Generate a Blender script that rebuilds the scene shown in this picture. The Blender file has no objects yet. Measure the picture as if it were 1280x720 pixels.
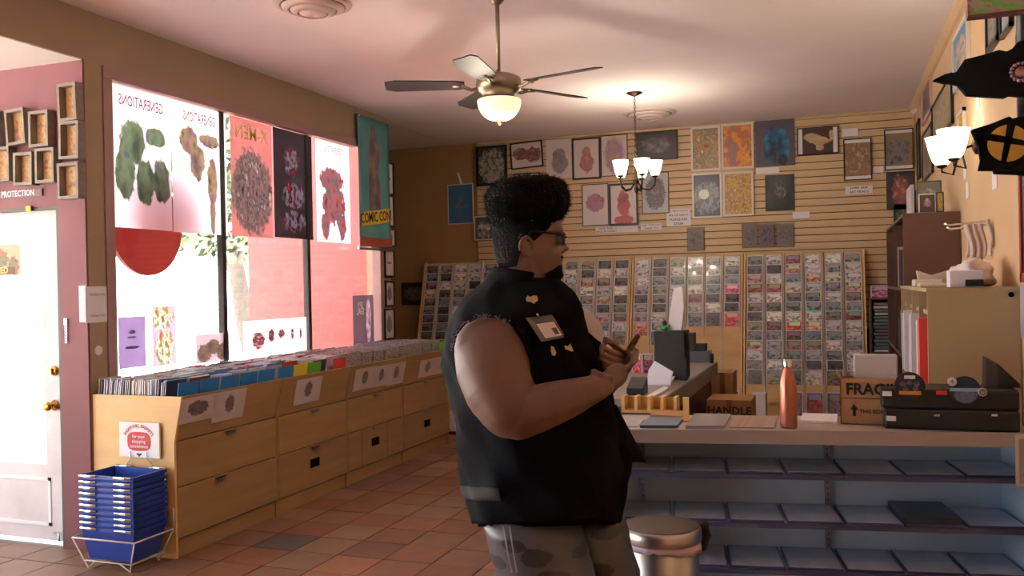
import bpy, math, random
from mathutils import Vector, Matrix, noise
random.seed(7)
SC = bpy.context.scene
COL = SC.collection
PI = math.pi

# ------------------------------------------------------------------ camera, world, sun, exposure
EYE = Vector((0, 0, 1.55)); FPX = 1113.8; YAW, PITCH, ROLL = .3493, -.0025, -.0203
_cy, _sy = math.cos(YAW), math.sin(YAW)
FWD = Vector((-_sy*math.cos(PITCH), _cy*math.cos(PITCH), math.sin(PITCH)))
_r = Vector((_cy, _sy, 0)); _u = _r.cross(FWD)
RGT = math.cos(ROLL)*_r + math.sin(ROLL)*_u
UPV = -math.sin(ROLL)*_r + math.cos(ROLL)*_u
cd = bpy.data.cameras.new('camera'); cam = bpy.data.objects.new('camera', cd); COL.objects.link(cam)
cd.sensor_fit = 'HORIZONTAL'; cd.sensor_width = 36; cd.lens = 36*FPX/1280; cd.clip_start = .05; cd.clip_end = 300
cam.matrix_world = Matrix(((RGT.x, UPV.x, -FWD.x, EYE.x), (RGT.y, UPV.y, -FWD.y, EYE.y), (RGT.z, UPV.z, -FWD.z, EYE.z), (0, 0, 0, 1)))
SC.camera = cam
w = bpy.data.worlds.new('world'); SC.world = w; w.use_nodes = True
wb = w.node_tree.nodes['Background']; wb.inputs[0].default_value = (.86, .92, 1, 1); wb.inputs[1].default_value = 4.2
sl = bpy.data.lights.new('sun', 'SUN'); sl.energy = 190; sl.angle = .01; sl.color = (1, .95, .88)
so = bpy.data.objects.new('sun', sl); COL.objects.link(so); so.rotation_euler = (0, math.radians(14), 0)   # comes over the roof from +X
so.location = (0, 0, 20)
def portal(name, loc, rot, sx, sy):
    l = bpy.data.lights.new(name, 'AREA'); l.shape = 'RECTANGLE'; l.size = sx; l.size_y = sy
    l.cycles.is_portal = True
    o = bpy.data.objects.new(name, l); COL.objects.link(o); o.location = loc; o.rotation_euler = rot
portal('daylight_portal', (-4.36, 6.12, 1.93), (0, -PI/2, 0), 1.95, 3.5)
portal('daylight_portal', (-6.55, 2.1, 1.5), (0, -PI/2, 0), 2.9, 4.1)
portal('daylight_portal', (-5.45, -.1, 1.45), (PI/2, 0, 0), 2.1, 2.7)
vs = SC.view_settings; vs.view_transform = 'Standard'; vs.look = 'None'; vs.exposure = 0.15; vs.gamma = 1; vs.use_curve_mapping = False
try:
    SC.cycles.use_denoising = True; SC.cycles.max_bounces = 9; SC.cycles.diffuse_bounces = 5; SC.cycles.transparent_max_bounces = 24
    SC.cycles.sample_clamp_indirect = 6; SC.cycles.caustics_reflective = False; SC.cycles.caustics_refractive = False
except Exception: pass

# ------------------------------------------------------------------ placing helpers: a pixel's sight line met with a real plane
def ray(px, py): return FWD + RGT*((px-640)/FPX) - UPV*((py-360)/FPX)
def at(ax, v, px, py):
    r = ray(px, py); return EYE + r*((v-EYE[ax])/r[ax])
def atx(v, px, py): return at(0, v, px, py)
def aty(v, px, py): return at(1, v, px, py)
def atz(v, px, py): return at(2, v, px, py)
def cp(px, py, d): return EYE + ray(px, py)*d
def rect_y(Y, x0, x1, y0, y1):
    cx, cy = (x0+x1)/2, (y0+y1)/2
    return aty(Y, x0, cy).x, aty(Y, x1, cy).x, aty(Y, cx, y1).z, aty(Y, cx, y0).z
def rect_x(X, x0, x1, y0, y1):
    cx, cy = (x0+x1)/2, (y0+y1)/2
    return atx(X, x0, cy).y, atx(X, x1, cy).y, atx(X, cx, y1).z, atx(X, cx, y0).z

# ------------------------------------------------------------------ materials
def lin(c): return tuple(((x/255)/12.92 if x/255 <= .04045 else ((x/255+.055)/1.055)**2.4) for x in c)
def rgba(c): return (*c[:3], 1)
def newmat(name):
    m = bpy.data.materials.new(name); m.use_nodes = True
    nt = m.node_tree; b = nt.nodes['Principled BSDF']; return m, nt, b
def N(nt, t, **k):
    n = nt.nodes.new(t)
    for a, v in k.items(): setattr(n, a, v)
    return n
def mat(name, c, rough=.6, metal=0, emit=None, estr=0, var=0, scale=8, bump=0, bscale=60, spec=.5, c2=None, coat=0, stretch=None):
    m, nt, b = newmat(name)
    b.inputs['Base Color'].default_value = rgba(c); b.inputs['Roughness'].default_value = rough
    b.inputs['Metallic'].default_value = metal; b.inputs['Specular IOR Level'].default_value = spec
    if coat: b.inputs['Coat Weight'].default_value = coat; b.inputs['Coat Roughness'].default_value = .1
    if emit: b.inputs['Emission Color'].default_value = rgba(emit); b.inputs['Emission Strength'].default_value = estr
    tc = N(nt, 'ShaderNodeTexCoord') if (var or bump or c2) else None
    src = None
    if tc:
        src = tc.outputs['Object']
        if stretch:
            mp = N(nt, 'ShaderNodeMapping'); mp.inputs['Scale'].default_value = stretch
            nt.links.new(src, mp.inputs['Vector']); src = mp.outputs[0]
    if var or c2:
        nz = N(nt, 'ShaderNodeTexNoise'); nz.inputs['Scale'].default_value = scale; nz.inputs['Detail'].default_value = 4
        nt.links.new(src, nz.inputs['Vector'])
        r = N(nt, 'ShaderNodeValToRGB'); r.color_ramp.elements[0].position = .3; r.color_ramp.elements[1].position = .7
        a = c2 if c2 else tuple(x*(1-var) for x in c)
        r.color_ramp.elements[0].color = rgba(a); r.color_ramp.elements[1].color = rgba(c if c2 else tuple(min(1, x*(1+var)) for x in c))
        nt.links.new(nz.outputs['Fac'], r.inputs[0]); nt.links.new(r.outputs[0], b.inputs['Base Color'])
    if bump:
        n2 = N(nt, 'ShaderNodeTexNoise'); n2.inputs['Scale'].default_value = bscale; nt.links.new(src, n2.inputs['Vector'])
        bp = N(nt, 'ShaderNodeBump'); bp.inputs['Strength'].default_value = bump; bp.inputs['Distance'].default_value = .01
        nt.links.new(n2.outputs['Fac'], bp.inputs['Height']); nt.links.new(bp.outputs[0], b.inputs['Normal'])
    return m
def tinted(name, rough=.5, metal=0, var=.15, scale=6, bump=0, bscale=40, spec=.5):
    """colour comes from each object's own colour property, broken up by noise"""
    m, nt, b = newmat(name); b.inputs['Roughness'].default_value = rough; b.inputs['Metallic'].default_value = metal
    b.inputs['Specular IOR Level'].default_value = spec
    oi = N(nt, 'ShaderNodeObjectInfo'); tc = N(nt, 'ShaderNodeTexCoord')
    nz = N(nt, 'ShaderNodeTexNoise', noise_dimensions='4D'); nz.inputs['Scale'].default_value = scale; nz.inputs['Detail'].default_value = 5
    wv = N(nt, 'ShaderNodeMath', operation='MULTIPLY'); wv.inputs[1].default_value = 40
    nt.links.new(oi.outputs['Random'], wv.inputs[0]); nt.links.new(wv.outputs[0], nz.inputs['W'])
    nt.links.new(tc.outputs['Object'], nz.inputs['Vector'])
    mr = N(nt, 'ShaderNodeMapRange'); mr.inputs[1].default_value = .3; mr.inputs[2].default_value = .7
    mr.inputs[3].default_value = 1-var; mr.inputs[4].default_value = 1+var
    nt.links.new(nz.outputs['Fac'], mr.inputs[0])
    mx = N(nt, 'ShaderNodeVectorMath', operation='SCALE')
    nt.links.new(oi.outputs['Color'], mx.inputs[0]); nt.links.new(mr.outputs[0], mx.inputs['Scale'])
    nt.links.new(mx.outputs[0], b.inputs['Base Color'])
    if bump:
        bp = N(nt, 'ShaderNodeBump'); bp.inputs['Strength'].default_value = bump; bp.inputs['Distance'].default_value = .01
        n2 = N(nt, 'ShaderNodeTexNoise'); n2.inputs['Scale'].default_value = bscale; nt.links.new(tc.outputs['Object'], n2.inputs['Vector'])
        nt.links.new(n2.outputs['Fac'], bp.inputs['Height']); nt.links.new(bp.outputs[0], b.inputs['Normal'])
    return m
def art(name, bg, fg, blobs, axis='x', scale=5, trans=0, rough=.35, bg2=None, seed=0, edge=.12, flip=False):
    """flat print: coloured mottled patches inside soft blobs on a background; trans = paper lets light through"""
    m, nt, b = newmat(name); b.inputs['Roughness'].default_value = rough
    L = nt.links.new
    tc = N(nt, 'ShaderNodeTexCoord'); sp = N(nt, 'ShaderNodeSeparateXYZ'); L(tc.outputs['Generated'], sp.inputs[0])
    u = sp.outputs[{'x': 0, 'y': 1}[axis]]; v = sp.outputs[2]
    if axis == 'z': pass
    cb = N(nt, 'ShaderNodeCombineXYZ'); L(u, cb.inputs[0]); L(v, cb.inputs[1]); cb.inputs[2].default_value = seed*3.7
    nz = N(nt, 'ShaderNodeTexNoise'); nz.inputs['Scale'].default_value = scale; nz.inputs['Detail'].default_value = 3; L(cb.outputs[0], nz.inputs['Vector'])
    rp = N(nt, 'ShaderNodeValToRGB'); cr = rp.color_ramp
    while len(cr.elements) < len(fg): cr.elements.new(.5)
    for i, c in enumerate(fg):
        cr.elements[i].position = .3+.4*i/max(1, len(fg)-1); cr.elements[i].color = rgba(lin(c))
    L(nz.outputs['Fac'], rp.inputs[0])
    n3 = N(nt, 'ShaderNodeTexNoise'); n3.inputs['Scale'].default_value = scale*1.7; L(cb.outputs[0], n3.inputs['Vector'])
    tot = None
    for (cu, cv, ru, rv) in blobs:
        def mth(op, a, bb=None, val=None):
            n = N(nt, 'ShaderNodeMath', operation=op)
            L(a, n.inputs[0])
            if bb is not None: L(bb, n.inputs[1])
            elif val is not None: n.inputs[1].default_value = val
            return n.outputs[0]
        du = mth('MULTIPLY', mth('SUBTRACT', u, val=cu), val=1/ru); dv = mth('MULTIPLY', mth('SUBTRACT', v, val=cv), val=1/rv)
        d2 = mth('ADD', mth('MULTIPLY', du, du), mth('MULTIPLY', dv, dv))
        tot = d2 if tot is None else mth('MINIMUM', tot, d2)
    if tot is not None:
        ns = N(nt, 'ShaderNodeMath', operation='MULTIPLY_ADD'); L(n3.outputs['Fac'], ns.inputs[0]); ns.inputs[1].default_value = 1.6; ns.inputs[2].default_value = -.8
        ad = N(nt, 'ShaderNodeMath', operation='ADD'); L(tot, ad.inputs[0]); L(ns.outputs[0], ad.inputs[1])
        mr = N(nt, 'ShaderNodeMapRange'); mr.inputs[1].default_value = 1-edge; mr.inputs[2].default_value = 1+edge; mr.inputs[3].default_value = 1; mr.inputs[4].default_value = 0
        L(ad.outputs[0], mr.inputs[0]); fac = mr.outputs[0]
    mx = N(nt, 'ShaderNodeMix', data_type='RGBA'); mx.inputs[6].default_value = rgba(lin(bg))
    if bg2:
        n4 = N(nt, 'ShaderNodeTexNoise'); n4.inputs['Scale'].default_value = 2.2; L(cb.outputs[0], n4.inputs['Vector'])
        r4 = N(nt, 'ShaderNodeValToRGB'); r4.color_ramp.elements[0].position = .35; r4.color_ramp.elements[1].position = .65
        r4.color_ramp.elements[0].color = rgba(lin(bg)); r4.color_ramp.elements[1].color = rgba(lin(bg2)); L(n4.outputs['Fac'], r4.inputs[0]); L(r4.outputs[0], mx.inputs[6])
    L(rp.outputs[0], mx.inputs[7])
    if tot is None: mx.inputs[0].default_value = 1
    else: L(fac, mx.inputs[0])
    L(mx.outputs[2], b.inputs['Base Color'])
    if trans:
        tr = N(nt, 'ShaderNodeBsdfTranslucent'); L(mx.outputs[2], tr.inputs[0])
        ms = N(nt, 'ShaderNodeMixShader'); ms.inputs[0].default_value = trans
        L(b.outputs[0], ms.inputs[1]); L(tr.outputs[0], ms.inputs[2]); L(ms.outputs[0], nt.nodes['Material Output'].inputs[0])
    return m
def backlit(name, c, t=.7):
    m, nt, b = newmat(name); b.inputs['Base Color'].default_value = rgba(lin(c)); b.inputs['Roughness'].default_value = .5
    tr = N(nt, 'ShaderNodeBsdfTranslucent'); tr.inputs[0].default_value = rgba(lin(c)); ms = N(nt, 'ShaderNodeMixShader'); ms.inputs[0].default_value = t
    nt.links.new(b.outputs[0], ms.inputs[1]); nt.links.new(tr.outputs[0], ms.inputs[2]); nt.links.new(ms.outputs[0], nt.nodes['Material Output'].inputs[0])
    return m
def glassy(name, tint=(1, 1, 1), fac=.08):
    m, nt, b = newmat(name); t = N(nt, 'ShaderNodeBsdfTransparent'); t.inputs[0].default_value = rgba(tint)
    g = N(nt, 'ShaderNodeBsdfGlossy'); g.inputs['Roughness'].default_value = .03; ms = N(nt, 'ShaderNodeMixShader'); ms.inputs[0].default_value = fac
    nt.links.new(t.outputs[0], ms.inputs[1]); nt.links.new(g.outputs[0], ms.inputs[2]); nt.links.new(ms.outputs[0], nt.nodes['Material Output'].inputs[0])
    return m
def wood(name, c, c2, rough=.45, scale=3):
    return mat(name, lin(c), rough, c2=lin(c2), scale=scale, stretch=(1, .35, 4), bump=.05, bscale=30)
# comic cover: object colour, white border, title band, mottled picture
def cover_mat():
    m, nt, b = newmat('comic_cover'); L = nt.links.new; b.inputs['Roughness'].default_value = .25; b.inputs['Coat Weight'].default_value = .3
    oi = N(nt, 'ShaderNodeObjectInfo'); tc = N(nt, 'ShaderNodeTexCoord'); sp = N(nt, 'ShaderNodeSeparateXYZ'); L(tc.outputs['Generated'], sp.inputs[0])
    wv = N(nt, 'ShaderNodeMath', operation='MULTIPLY'); wv.inputs[1].default_value = 50; L(oi.outputs['Random'], wv.inputs[0])
    mp = N(nt, 'ShaderNodeMapping'); mp.inputs['Scale'].default_value = (1, 1, 1.5); L(tc.outputs['Generated'], mp.inputs[0])
    nz = N(nt, 'ShaderNodeTexNoise', noise_dimensions='4D'); nz.inputs['Scale'].default_value = 4.5; nz.inputs['Detail'].default_value = 1
    L(mp.outputs[0], nz.inputs['Vector']); L(wv.outputs[0], nz.inputs['W'])
    r = N(nt, 'ShaderNodeValToRGB'); e = r.color_ramp.elements; e[0].position = .36; e[0].color = (.3, .28, .3, 1); e[1].position = .68; e[1].color = (1.9, 1.85, 1.8, 1)
    k = e.new(.5); k.color = (1, 1, 1, 1)
    L(nz.outputs['Fac'], r.inputs[0])
    mu = N(nt, 'ShaderNodeMix', data_type='RGBA', blend_type='MULTIPLY'); mu.inputs[0].default_value = 1; L(oi.outputs['Color'], mu.inputs[6]); L(r.outputs[0], mu.inputs[7])
    # title band
    def gt(a, v, op='GREATER_THAN'):
        n = N(nt, 'ShaderNodeMath', operation=op); L(a, n.inputs[0]); n.inputs[1].default_value = v; return n.outputs[0]
    def mul(a, bb):
        n = N(nt, 'ShaderNodeMath', operation='MULTIPLY'); L(a, n.inputs[0]); L(bb, n.inputs[1]); return n.outputs[0]
    band = mul(mul(gt(sp.outputs[2], .68), gt(sp.outputs[2], .9, 'LESS_THAN')), mul(gt(sp.outputs[0], .2), gt(sp.outputs[0], .85, 'LESS_THAN')))
    hsv = N(nt, 'ShaderNodeHueSaturation'); hsv.inputs['Value'].default_value = 1.5; hsv.inputs['Saturation'].default_value = .6; L(oi.outputs['Color'], hsv.inputs['Color'])
    ad = N(nt, 'ShaderNodeMath', operation='ADD'); L(oi.outputs['Random'], ad.inputs[0]); ad.inputs[1].default_value = .25; L(ad.outputs[0], hsv.inputs['Hue'])
    m2 = N(nt, 'ShaderNodeMix', data_type='RGBA'); L(band, m2.inputs[0]); L(mu.outputs[2], m2.inputs[6]); L(hsv.outputs[0], m2.inputs[7])
    inside = mul(mul(gt(sp.outputs[0], .06), gt(sp.outputs[0], .94, 'LESS_THAN')), gt(sp.outputs[2], .94, 'LESS_THAN'))
    m3 = N(nt, 'ShaderNodeMix', data_type='RGBA'); L(inside, m3.inputs[0]); m3.inputs[6].default_value = (.55, .55, .6, 1); L(m2.outputs[2], m3.inputs[7])
    L(m3.outputs[2], b.inputs['Base Color']); return m

M = {}
M['tan'] = mat('tan_wall_paint', lin((150, 128, 104)), .8, var=.04, scale=2, bump=.05, bscale=120)
M['tan_back'] = mat('ochre_wall_paint', lin((156, 124, 80)), .8, var=.05, scale=2, bump=.05, bscale=120)
M['maroon'] = mat('maroon_wall_paint', lin((106, 56, 62)), .7, var=.05, scale=2, bump=.05, bscale=120)
M['peach'] = mat('beige_wall_paint', lin((196, 162, 126)), .8, var=.04, scale=2, bump=.05, bscale=120)
M['ceil'] = mat('ceiling_paint', lin((242, 232, 236)), .9, var=.03, scale=1.5, bump=.08, bscale=200)
M['white_ceil'] = mat('white_entry_ceiling', lin((246, 240, 236)), .8)
M['slat'] = mat('slatwall_maple', lin((204, 176, 138)), .55, c2=lin((190, 162, 124)), scale=3, stretch=(.4, 1, 6))
M['groove'] = mat('slat_groove', lin((70, 50, 32)), .8)
M['birch'] = wood('birch_board', (158, 126, 84), (142, 110, 70), .6)
M['birch_edge'] = wood('birch_edge_and_lit_end', (222, 182, 120), (208, 166, 104))
M['rackwood'] = wood('rack_plywood', (206, 168, 112), (188, 150, 96))
M['brown'] = wood('dark_brown_laminate', (88, 56, 44), (76, 47, 37))
M['beige'] = mat('beige_laminate', lin((168, 144, 108)), .6, c2=lin((156, 132, 98)), scale=2, stretch=(1, 1, .3))
M['grout'] = mat('floor_grout', lin((92, 66, 56)), .9, var=.2, scale=12)
M['tile'] = tinted('terracotta_tile', .5, var=.14, scale=7, bump=.06, bscale=30)
M['tint'] = tinted('painted_surface', .5, var=.05)
M['tintmetal'] = tinted('tinted_metal', .3, metal=1, var=.05)
M['cover'] = cover_mat()
M['paper'] = mat('white_paper', lin((226, 220, 226)), .7, var=.03, scale=10)
M['white'] = mat('white_paint', lin((240, 238, 238)), .45)
M['black'] = mat('black_plastic', lin((16, 15, 17)), .5)
M['matteblack'] = mat('black_felt', lin((9, 7, 8)), .95, spec=.1)
M['blackframe'] = mat('black_frame', lin((22, 16, 18)), .35)
M['whiteframe'] = mat('white_frame', lin((214, 204, 196)), .4)
M['chrome'] = mat('chrome', (.8, .8, .82), .15, 1)
M['steel'] = mat('brushed_steel', (.55, .53, .52), .28, 1, bump=.02, bscale=300, stretch=(1, 1, .02))
M['brass'] = mat('brass', lin((190, 140, 60)), .25, 1)
M['bronze'] = mat('dark_bronze', lin((60, 44, 34)), .4, 1)
M['pewter'] = mat('brushed_nickel', lin((150, 135, 118)), .35, .9)
M['window_frame'] = mat('mauve_window_frame', lin((150, 118, 116)), .6)
M['mullion'] = mat('dark_mullion', lin((26, 24, 26)), .4)
M['glass'] = glassy('window_glass', (.96, .98, .98), .06)
M['clear'] = glassy('clear_acrylic', (.93, .93, .95), .12)
M['counter'] = mat('blue_grey_laminate', lin((206, 226, 246)), .5, var=.05, scale=3)
M['counter_top'] = mat('counter_top', lin((176, 162, 156)), .35, var=.05, scale=3)
M['shelf_edge'] = mat('shelf_blue_edge', lin((70, 74, 108)), .35)
M['globe'] = mat('lit_glass_globe', lin((255, 236, 190)), .4, emit=lin((255, 232, 168)), estr=1.25)
M['shade'] = mat('lit_glass_shade', lin((255, 250, 225)), .4, emit=lin((255, 250, 215)), estr=2.2)
M['cardboard'] = mat('cardboard', lin((172, 128, 88)), .8, var=.06, scale=12, bump=.04)
M['skin'] = mat('skin', lin((106, 74, 62)), .5, var=.06, scale=18, bump=.03, bscale=200)
M['hair'] = mat('black_hair', lin((14, 12, 12)), .95, spec=.15, bump=1, bscale=180, var=.3, scale=60)
M['shirt'] = mat('black_cotton', lin((3, 3, 4)), .95, spec=.03, bump=.1, bscale=300)
M['denim'] = mat('black_denim', lin((15, 16, 24)), .85, c2=lin((7, 7, 11)), scale=60, bump=.25, bscale=400, spec=.05)
M['ink'] = mat('black_ink', lin((30, 24, 28)), .7)
M['white_ink'] = mat('white_ink', lin((245, 235, 240)), .7)
M['yellow_ink'] = mat('yellow_ink', lin((246, 222, 130)), .6)
M['red_ink'] = mat('red_ink', lin((176, 32, 42)), .6)
M['concrete'] = mat('pale_pavement', lin((214, 208, 200)), .9, var=.05, scale=2)
M['stucco'] = mat('white_stucco', lin((238, 234, 230)), .9)
M['leaf'] = mat('leaf_green', lin((46, 62, 36)), .6, var=.35, scale=3)
M['bark'] = mat('bark', lin((62, 54, 52)), .9, var=.2, scale=20)
M['copper'] = mat('brushed_copper', lin((176, 112, 92)), .32, .75, bump=.02, bscale=200)

# ------------------------------------------------------------------ mesh helper
WL = {}
class G:
    def __init__(s, Mx=None): s.v = []; s.f = []; s.M = Mx; s.sm = []
    def add(s, vs, fs, smooth=False):
        n = len(s.v)
        s.v += [(s.M @ Vector(p)) if s.M else Vector(p) for p in vs]
        s.f += [tuple(i+n for i in f) for f in fs]; s.sm += [smooth]*len(fs); return s
    def box(s, x0, x1, y0, y1, z0, z1):
        vs = [(x, y, z) for x in (x0, x1) for y in (y0, y1) for z in (z0, z1)]
        return s.add(vs, [(0, 1, 3, 2), (4, 6, 7, 5), (0, 4, 5, 1), (2, 3, 7, 6), (0, 2, 6, 4), (1, 5, 7, 3)])
    def prism(s, poly, vec):
        """poly: 3D points; extruded along vec"""
        n = len(poly); vec = Vector(vec); a = [Vector(p) for p in poly]; b = [p+vec for p in a]
        return s.add(a+b, [tuple(range(n))[::-1], tuple(range(n, 2*n))]+[(i, (i+1) % n, n+(i+1) % n, n+i) for i in range(n)])
    def tube(s, pts, r, seg=8, closed=False, cap=True, smooth=True, sq=1):
        pts = [Vector(p) for p in pts]; n = len(pts); rs = r if isinstance(r, (list, tuple)) else [r]*n
        vs = []; up0 = None
        for i, p in enumerate(pts):
            a = pts[(i-1) % n] if (closed or i > 0) else p; b = pts[(i+1) % n] if (closed or i < n-1) else p
            t = (b-a).normalized() if (b-a).length > 1e-9 else Vector((0, 0, 1))
            if up0 is None: up0 = Vector((0, 0, 1)) if abs(t.z) < .9 else Vector((1, 0, 0))
            u = (up0-t*up0.dot(t)); u = u.normalized() if u.length > 1e-6 else t.orthogonal().normalized()
            up0 = u; w_ = t.cross(u)
            for k in range(seg):
                an = 2*PI*k/seg; vs.append(p+(u*math.cos(an)*sq+w_*math.sin(an))*rs[i])
        fs = []
        for i in range(n if closed else n-1):
            for k in range(seg):
                a, b = i*seg+k, i*seg+(k+1) % seg; c, d = ((i+1) % n)*seg+(k+1) % seg, ((i+1) % n)*seg+k
                fs.append((a, b, c, d))
        if not closed and cap: fs += [tuple(range(seg))[::-1], tuple(range((n-1)*seg, n*seg))]
        return s.add(vs, fs, smooth)
    def lathe(s, prof, c, seg=24, smooth=True, axis=None, cap=True):
        c = Vector(c); vs = []; R = Matrix.Identity(3)
        if axis is not None: R = Vector((0, 0, 1)).rotation_difference(Vector(axis)).to_matrix()
        for (r, z) in prof:
            for k in range(seg): a = 2*PI*k/seg; vs.append(c+R @ Vector((r*math.cos(a), r*math.sin(a), z)))
        fs = []
        for i in range(len(prof)-1):
            for k in range(seg): fs.append((i*seg+k, i*seg+(k+1) % seg, (i+1)*seg+(k+1) % seg, (i+1)*seg+k))
        if cap: fs += [tuple(range(seg))[::-1], tuple(range((len(prof)-1)*seg, len(prof)*seg))]
        return s.add(vs, fs, smooth)
    def ball(s, c, r, seg=12, rings=8):
        c = Vector(c); rr = r if isinstance(r, (tuple, list)) else (r, r, r); vs = [c+Vector((0, 0, -rr[2]))]
        for i in range(1, rings):
            t = PI*i/rings
            for k in range(seg): a = 2*PI*k/seg; vs.append(c+Vector((rr[0]*math.sin(t)*math.cos(a), rr[1]*math.sin(t)*math.sin(a), -rr[2]*math.cos(t))))
        vs.append(c+Vector((0, 0, rr[2]))); fs = []
        for k in range(seg): fs.append((0, 1+(k+1) % seg, 1+k))
        for i in range(rings-2):
            for k in range(seg): fs.append((1+i*seg+k, 1+i*seg+(k+1) % seg, 1+(i+1)*seg+(k+1) % seg, 1+(i+1)*seg+k))
        b = 1+(rings-2)*seg
        for k in range(seg): fs.append((b+k, b+(k+1) % seg, len(vs)-1))
        return s.add(vs, fs, True)
    def loft(s, rings, cap=True, smooth=True, closed=True):
        n = len(rings[0]); vs = [p for r in rings for p in r]; fs = []
        for i in range(len(rings)-1):
            for k in range(n if closed else n-1): fs.append((i*n+k, i*n+(k+1) % n, (i+1)*n+(k+1) % n, (i+1)*n+k))
        if cap and closed: fs += [tuple(range(n))[::-1], tuple(range((len(rings)-1)*n, len(rings)*n))]
        return s.add(vs, fs, smooth)
    def mesh(s, name, m, off=Vector((0, 0, 0))):
        me = bpy.data.meshes.new(name); me.from_pydata([tuple(p-off) for p in s.v], [], s.f)
        for i, p in enumerate(me.polygons): p.use_smooth = s.sm[i]
        me.materials.append(m); me.update(); return me
    def build(s, name, m, parent=None, col=None, bev=0, kind=None, label=None):
        if parent is not None: off = WL[parent.name]
        else:
            xs = [p.x for p in s.v]; ys = [p.y for p in s.v]; off = Vector(((min(xs)+max(xs))/2, (min(ys)+max(ys))/2, min(p.z for p in s.v)))
        me = s.mesh(name, m, off); return link(name, me, parent, off, col, bev, kind, label)
def link(name, me, parent, off, col=None, bev=0, kind=None, label=None):
    o = bpy.data.objects.new(name, me); COL.objects.link(o)
    if parent is not None: o.parent = parent; WL[o.name] = WL[parent.name]
    else: o.location = off; WL[o.name] = Vector(off)
    if col: o.color = rgba(col)
    if bev:
        b = o.modifiers.new('bevel', 'BEVEL'); b.width = bev; b.segments = 2; b.limit_method = 'ANGLE'; b.angle_limit = .7
    if kind: o['kind'] = kind
    if label: o['label'] = label
    return o
def thing(name, label, cat, loc, group=None):
    o = bpy.data.objects.new(name, None); COL.objects.link(o); o.location = loc; o.empty_display_size = .05; WL[o.name] = Vector(loc)
    return tag(o, label, cat, group)
def tag(o, label, cat, group=None):
    o['label'] = label; o['category'] = cat
    if group: o['group'] = group
    return o
def struct(o): o['kind'] = 'structure'; return o
_txt = {}
def text(s, parent, c, size, m, right, up, name='lettering', ext=.0008, font_w=1.0, bold=0, kind=None):
    """flat lettering: centred at c; right/up are the reading axes"""
    cu = bpy.data.curves.new('t', 'FONT'); cu.body = s; cu.size = 1; cu.align_x = 'CENTER'; cu.align_y = 'CENTER'; cu.extrude = 0; cu.offset = bold; cu.resolution_u = 2
    to = bpy.data.objects.new('t', cu); me0 = bpy.data.meshes.new_from_object(to)
    bpy.data.objects.remove(to); right = Vector(right).normalized(); up = Vector(up).normalized(); nrm = right.cross(up); c = Vector(c)
    g = G(); g.add([c+right*p.co.x*size*font_w+up*p.co.y*size+nrm*ext for p in me0.vertices], [tuple(p.vertices) for p in me0.polygons])
    bpy.data.meshes.remove(me0)
    return g.build(name, m, parent, kind=kind)
ORD = 'first second third fourth fifth sixth seventh eighth ninth tenth eleventh twelfth thirteenth fourteenth fifteenth sixteenth'.split()
XA, YA, ZA = Vector((1, 0, 0)), Vector((0, 1, 0)), Vector((0, 0, 1))

XL, XR, DB, H, Y0, YE = -4.24, .775, 9.9, 3.27, 4.18, 8.07
# ================================================================== SETTING
# floor: grout slab, tiles one by one
g = G(); g.box(-6.6, 1.2, -4.2, 10.2, -.12, -.008); floor = struct(g.build('floor', M['grout']))
T = .3018; TX, TY = -2.8714*1.069, 4.2343*1.069
tg = G(); tg.box(-T/2+.004, T/2-.004, -T/2+.004, T/2-.004, -.012, 0); tme = tg.mesh('tile', M['tile'])
gb = G()
far = G(); cnt = 0
tcols = [(158, 118, 94), (150, 110, 90), (162, 124, 98), (150, 104, 80), (164, 112, 84), (166, 130, 108), (144, 106, 88)]
for i in range(-12, 13):
    for j in range(-27, 19):
        cx, cy = TX+(i+.5)*T, TY+(j+.5)*T
        if cx < -6.5 or cx > 1.0 or cy < -4 or cy > 9.85: continue
        d = Vector((cx, cy, 0))-EYE; z = d.dot(FWD)
        vis = False
        if z > 1:
            px, py = 640+FPX*d.dot(RGT)/z, 360-FPX*d.dot(UPV)/z
            vis = -60 < px < 800 and py < 770 and not (cx < -3.75 and cy > 4.4) and not (px > 600 and cy < 8.6 and px > 640)
        if vis and cnt < 300:
            o = bpy.data.objects.new('tile', tme); COL.objects.link(o); o.parent = floor
            o.location = Vector((cx, cy, random.uniform(-.0015, .0005)))-WL['floor']; o.rotation_euler = (random.uniform(-.003, .003), random.uniform(-.003, .003), random.uniform(-.006, .006))
            c = lin(random.choice(tcols)); k = random.uniform(.5, .7)
            if math.hypot(cx-atz(0, 345, 676).x, cy-atz(0, 345, 676).y) < .16: c = lin((82, 80, 82)); k = 1; o['label'] = 'grey stained floor tile'
            o.color = rgba([x*k for x in c]); cnt += 1
        else: far.box(cx-T/2+.004, cx+T/2-.004, cy-T/2+.004, cy+T/2-.004, -.012, 0)
o = far.build('tile', M['tile'], floor, col=lin((152, 100, 74)), kind='stuff')
# ceiling
g = G(); g.box(XL-.12, XR+.15, -4.2, DB+.3, H, H+.15); g.box(-5.9, XL-.1, YE-.02, DB+.3, H, H+.15); ceil = struct(g.build('ceiling', M['ceil']))
g = G(); g.box(-6.6, XL-.006, -.05, Y0-.016, 2.962, 3.4); struct(g.build('ceiling', M['white_ceil']))
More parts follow.
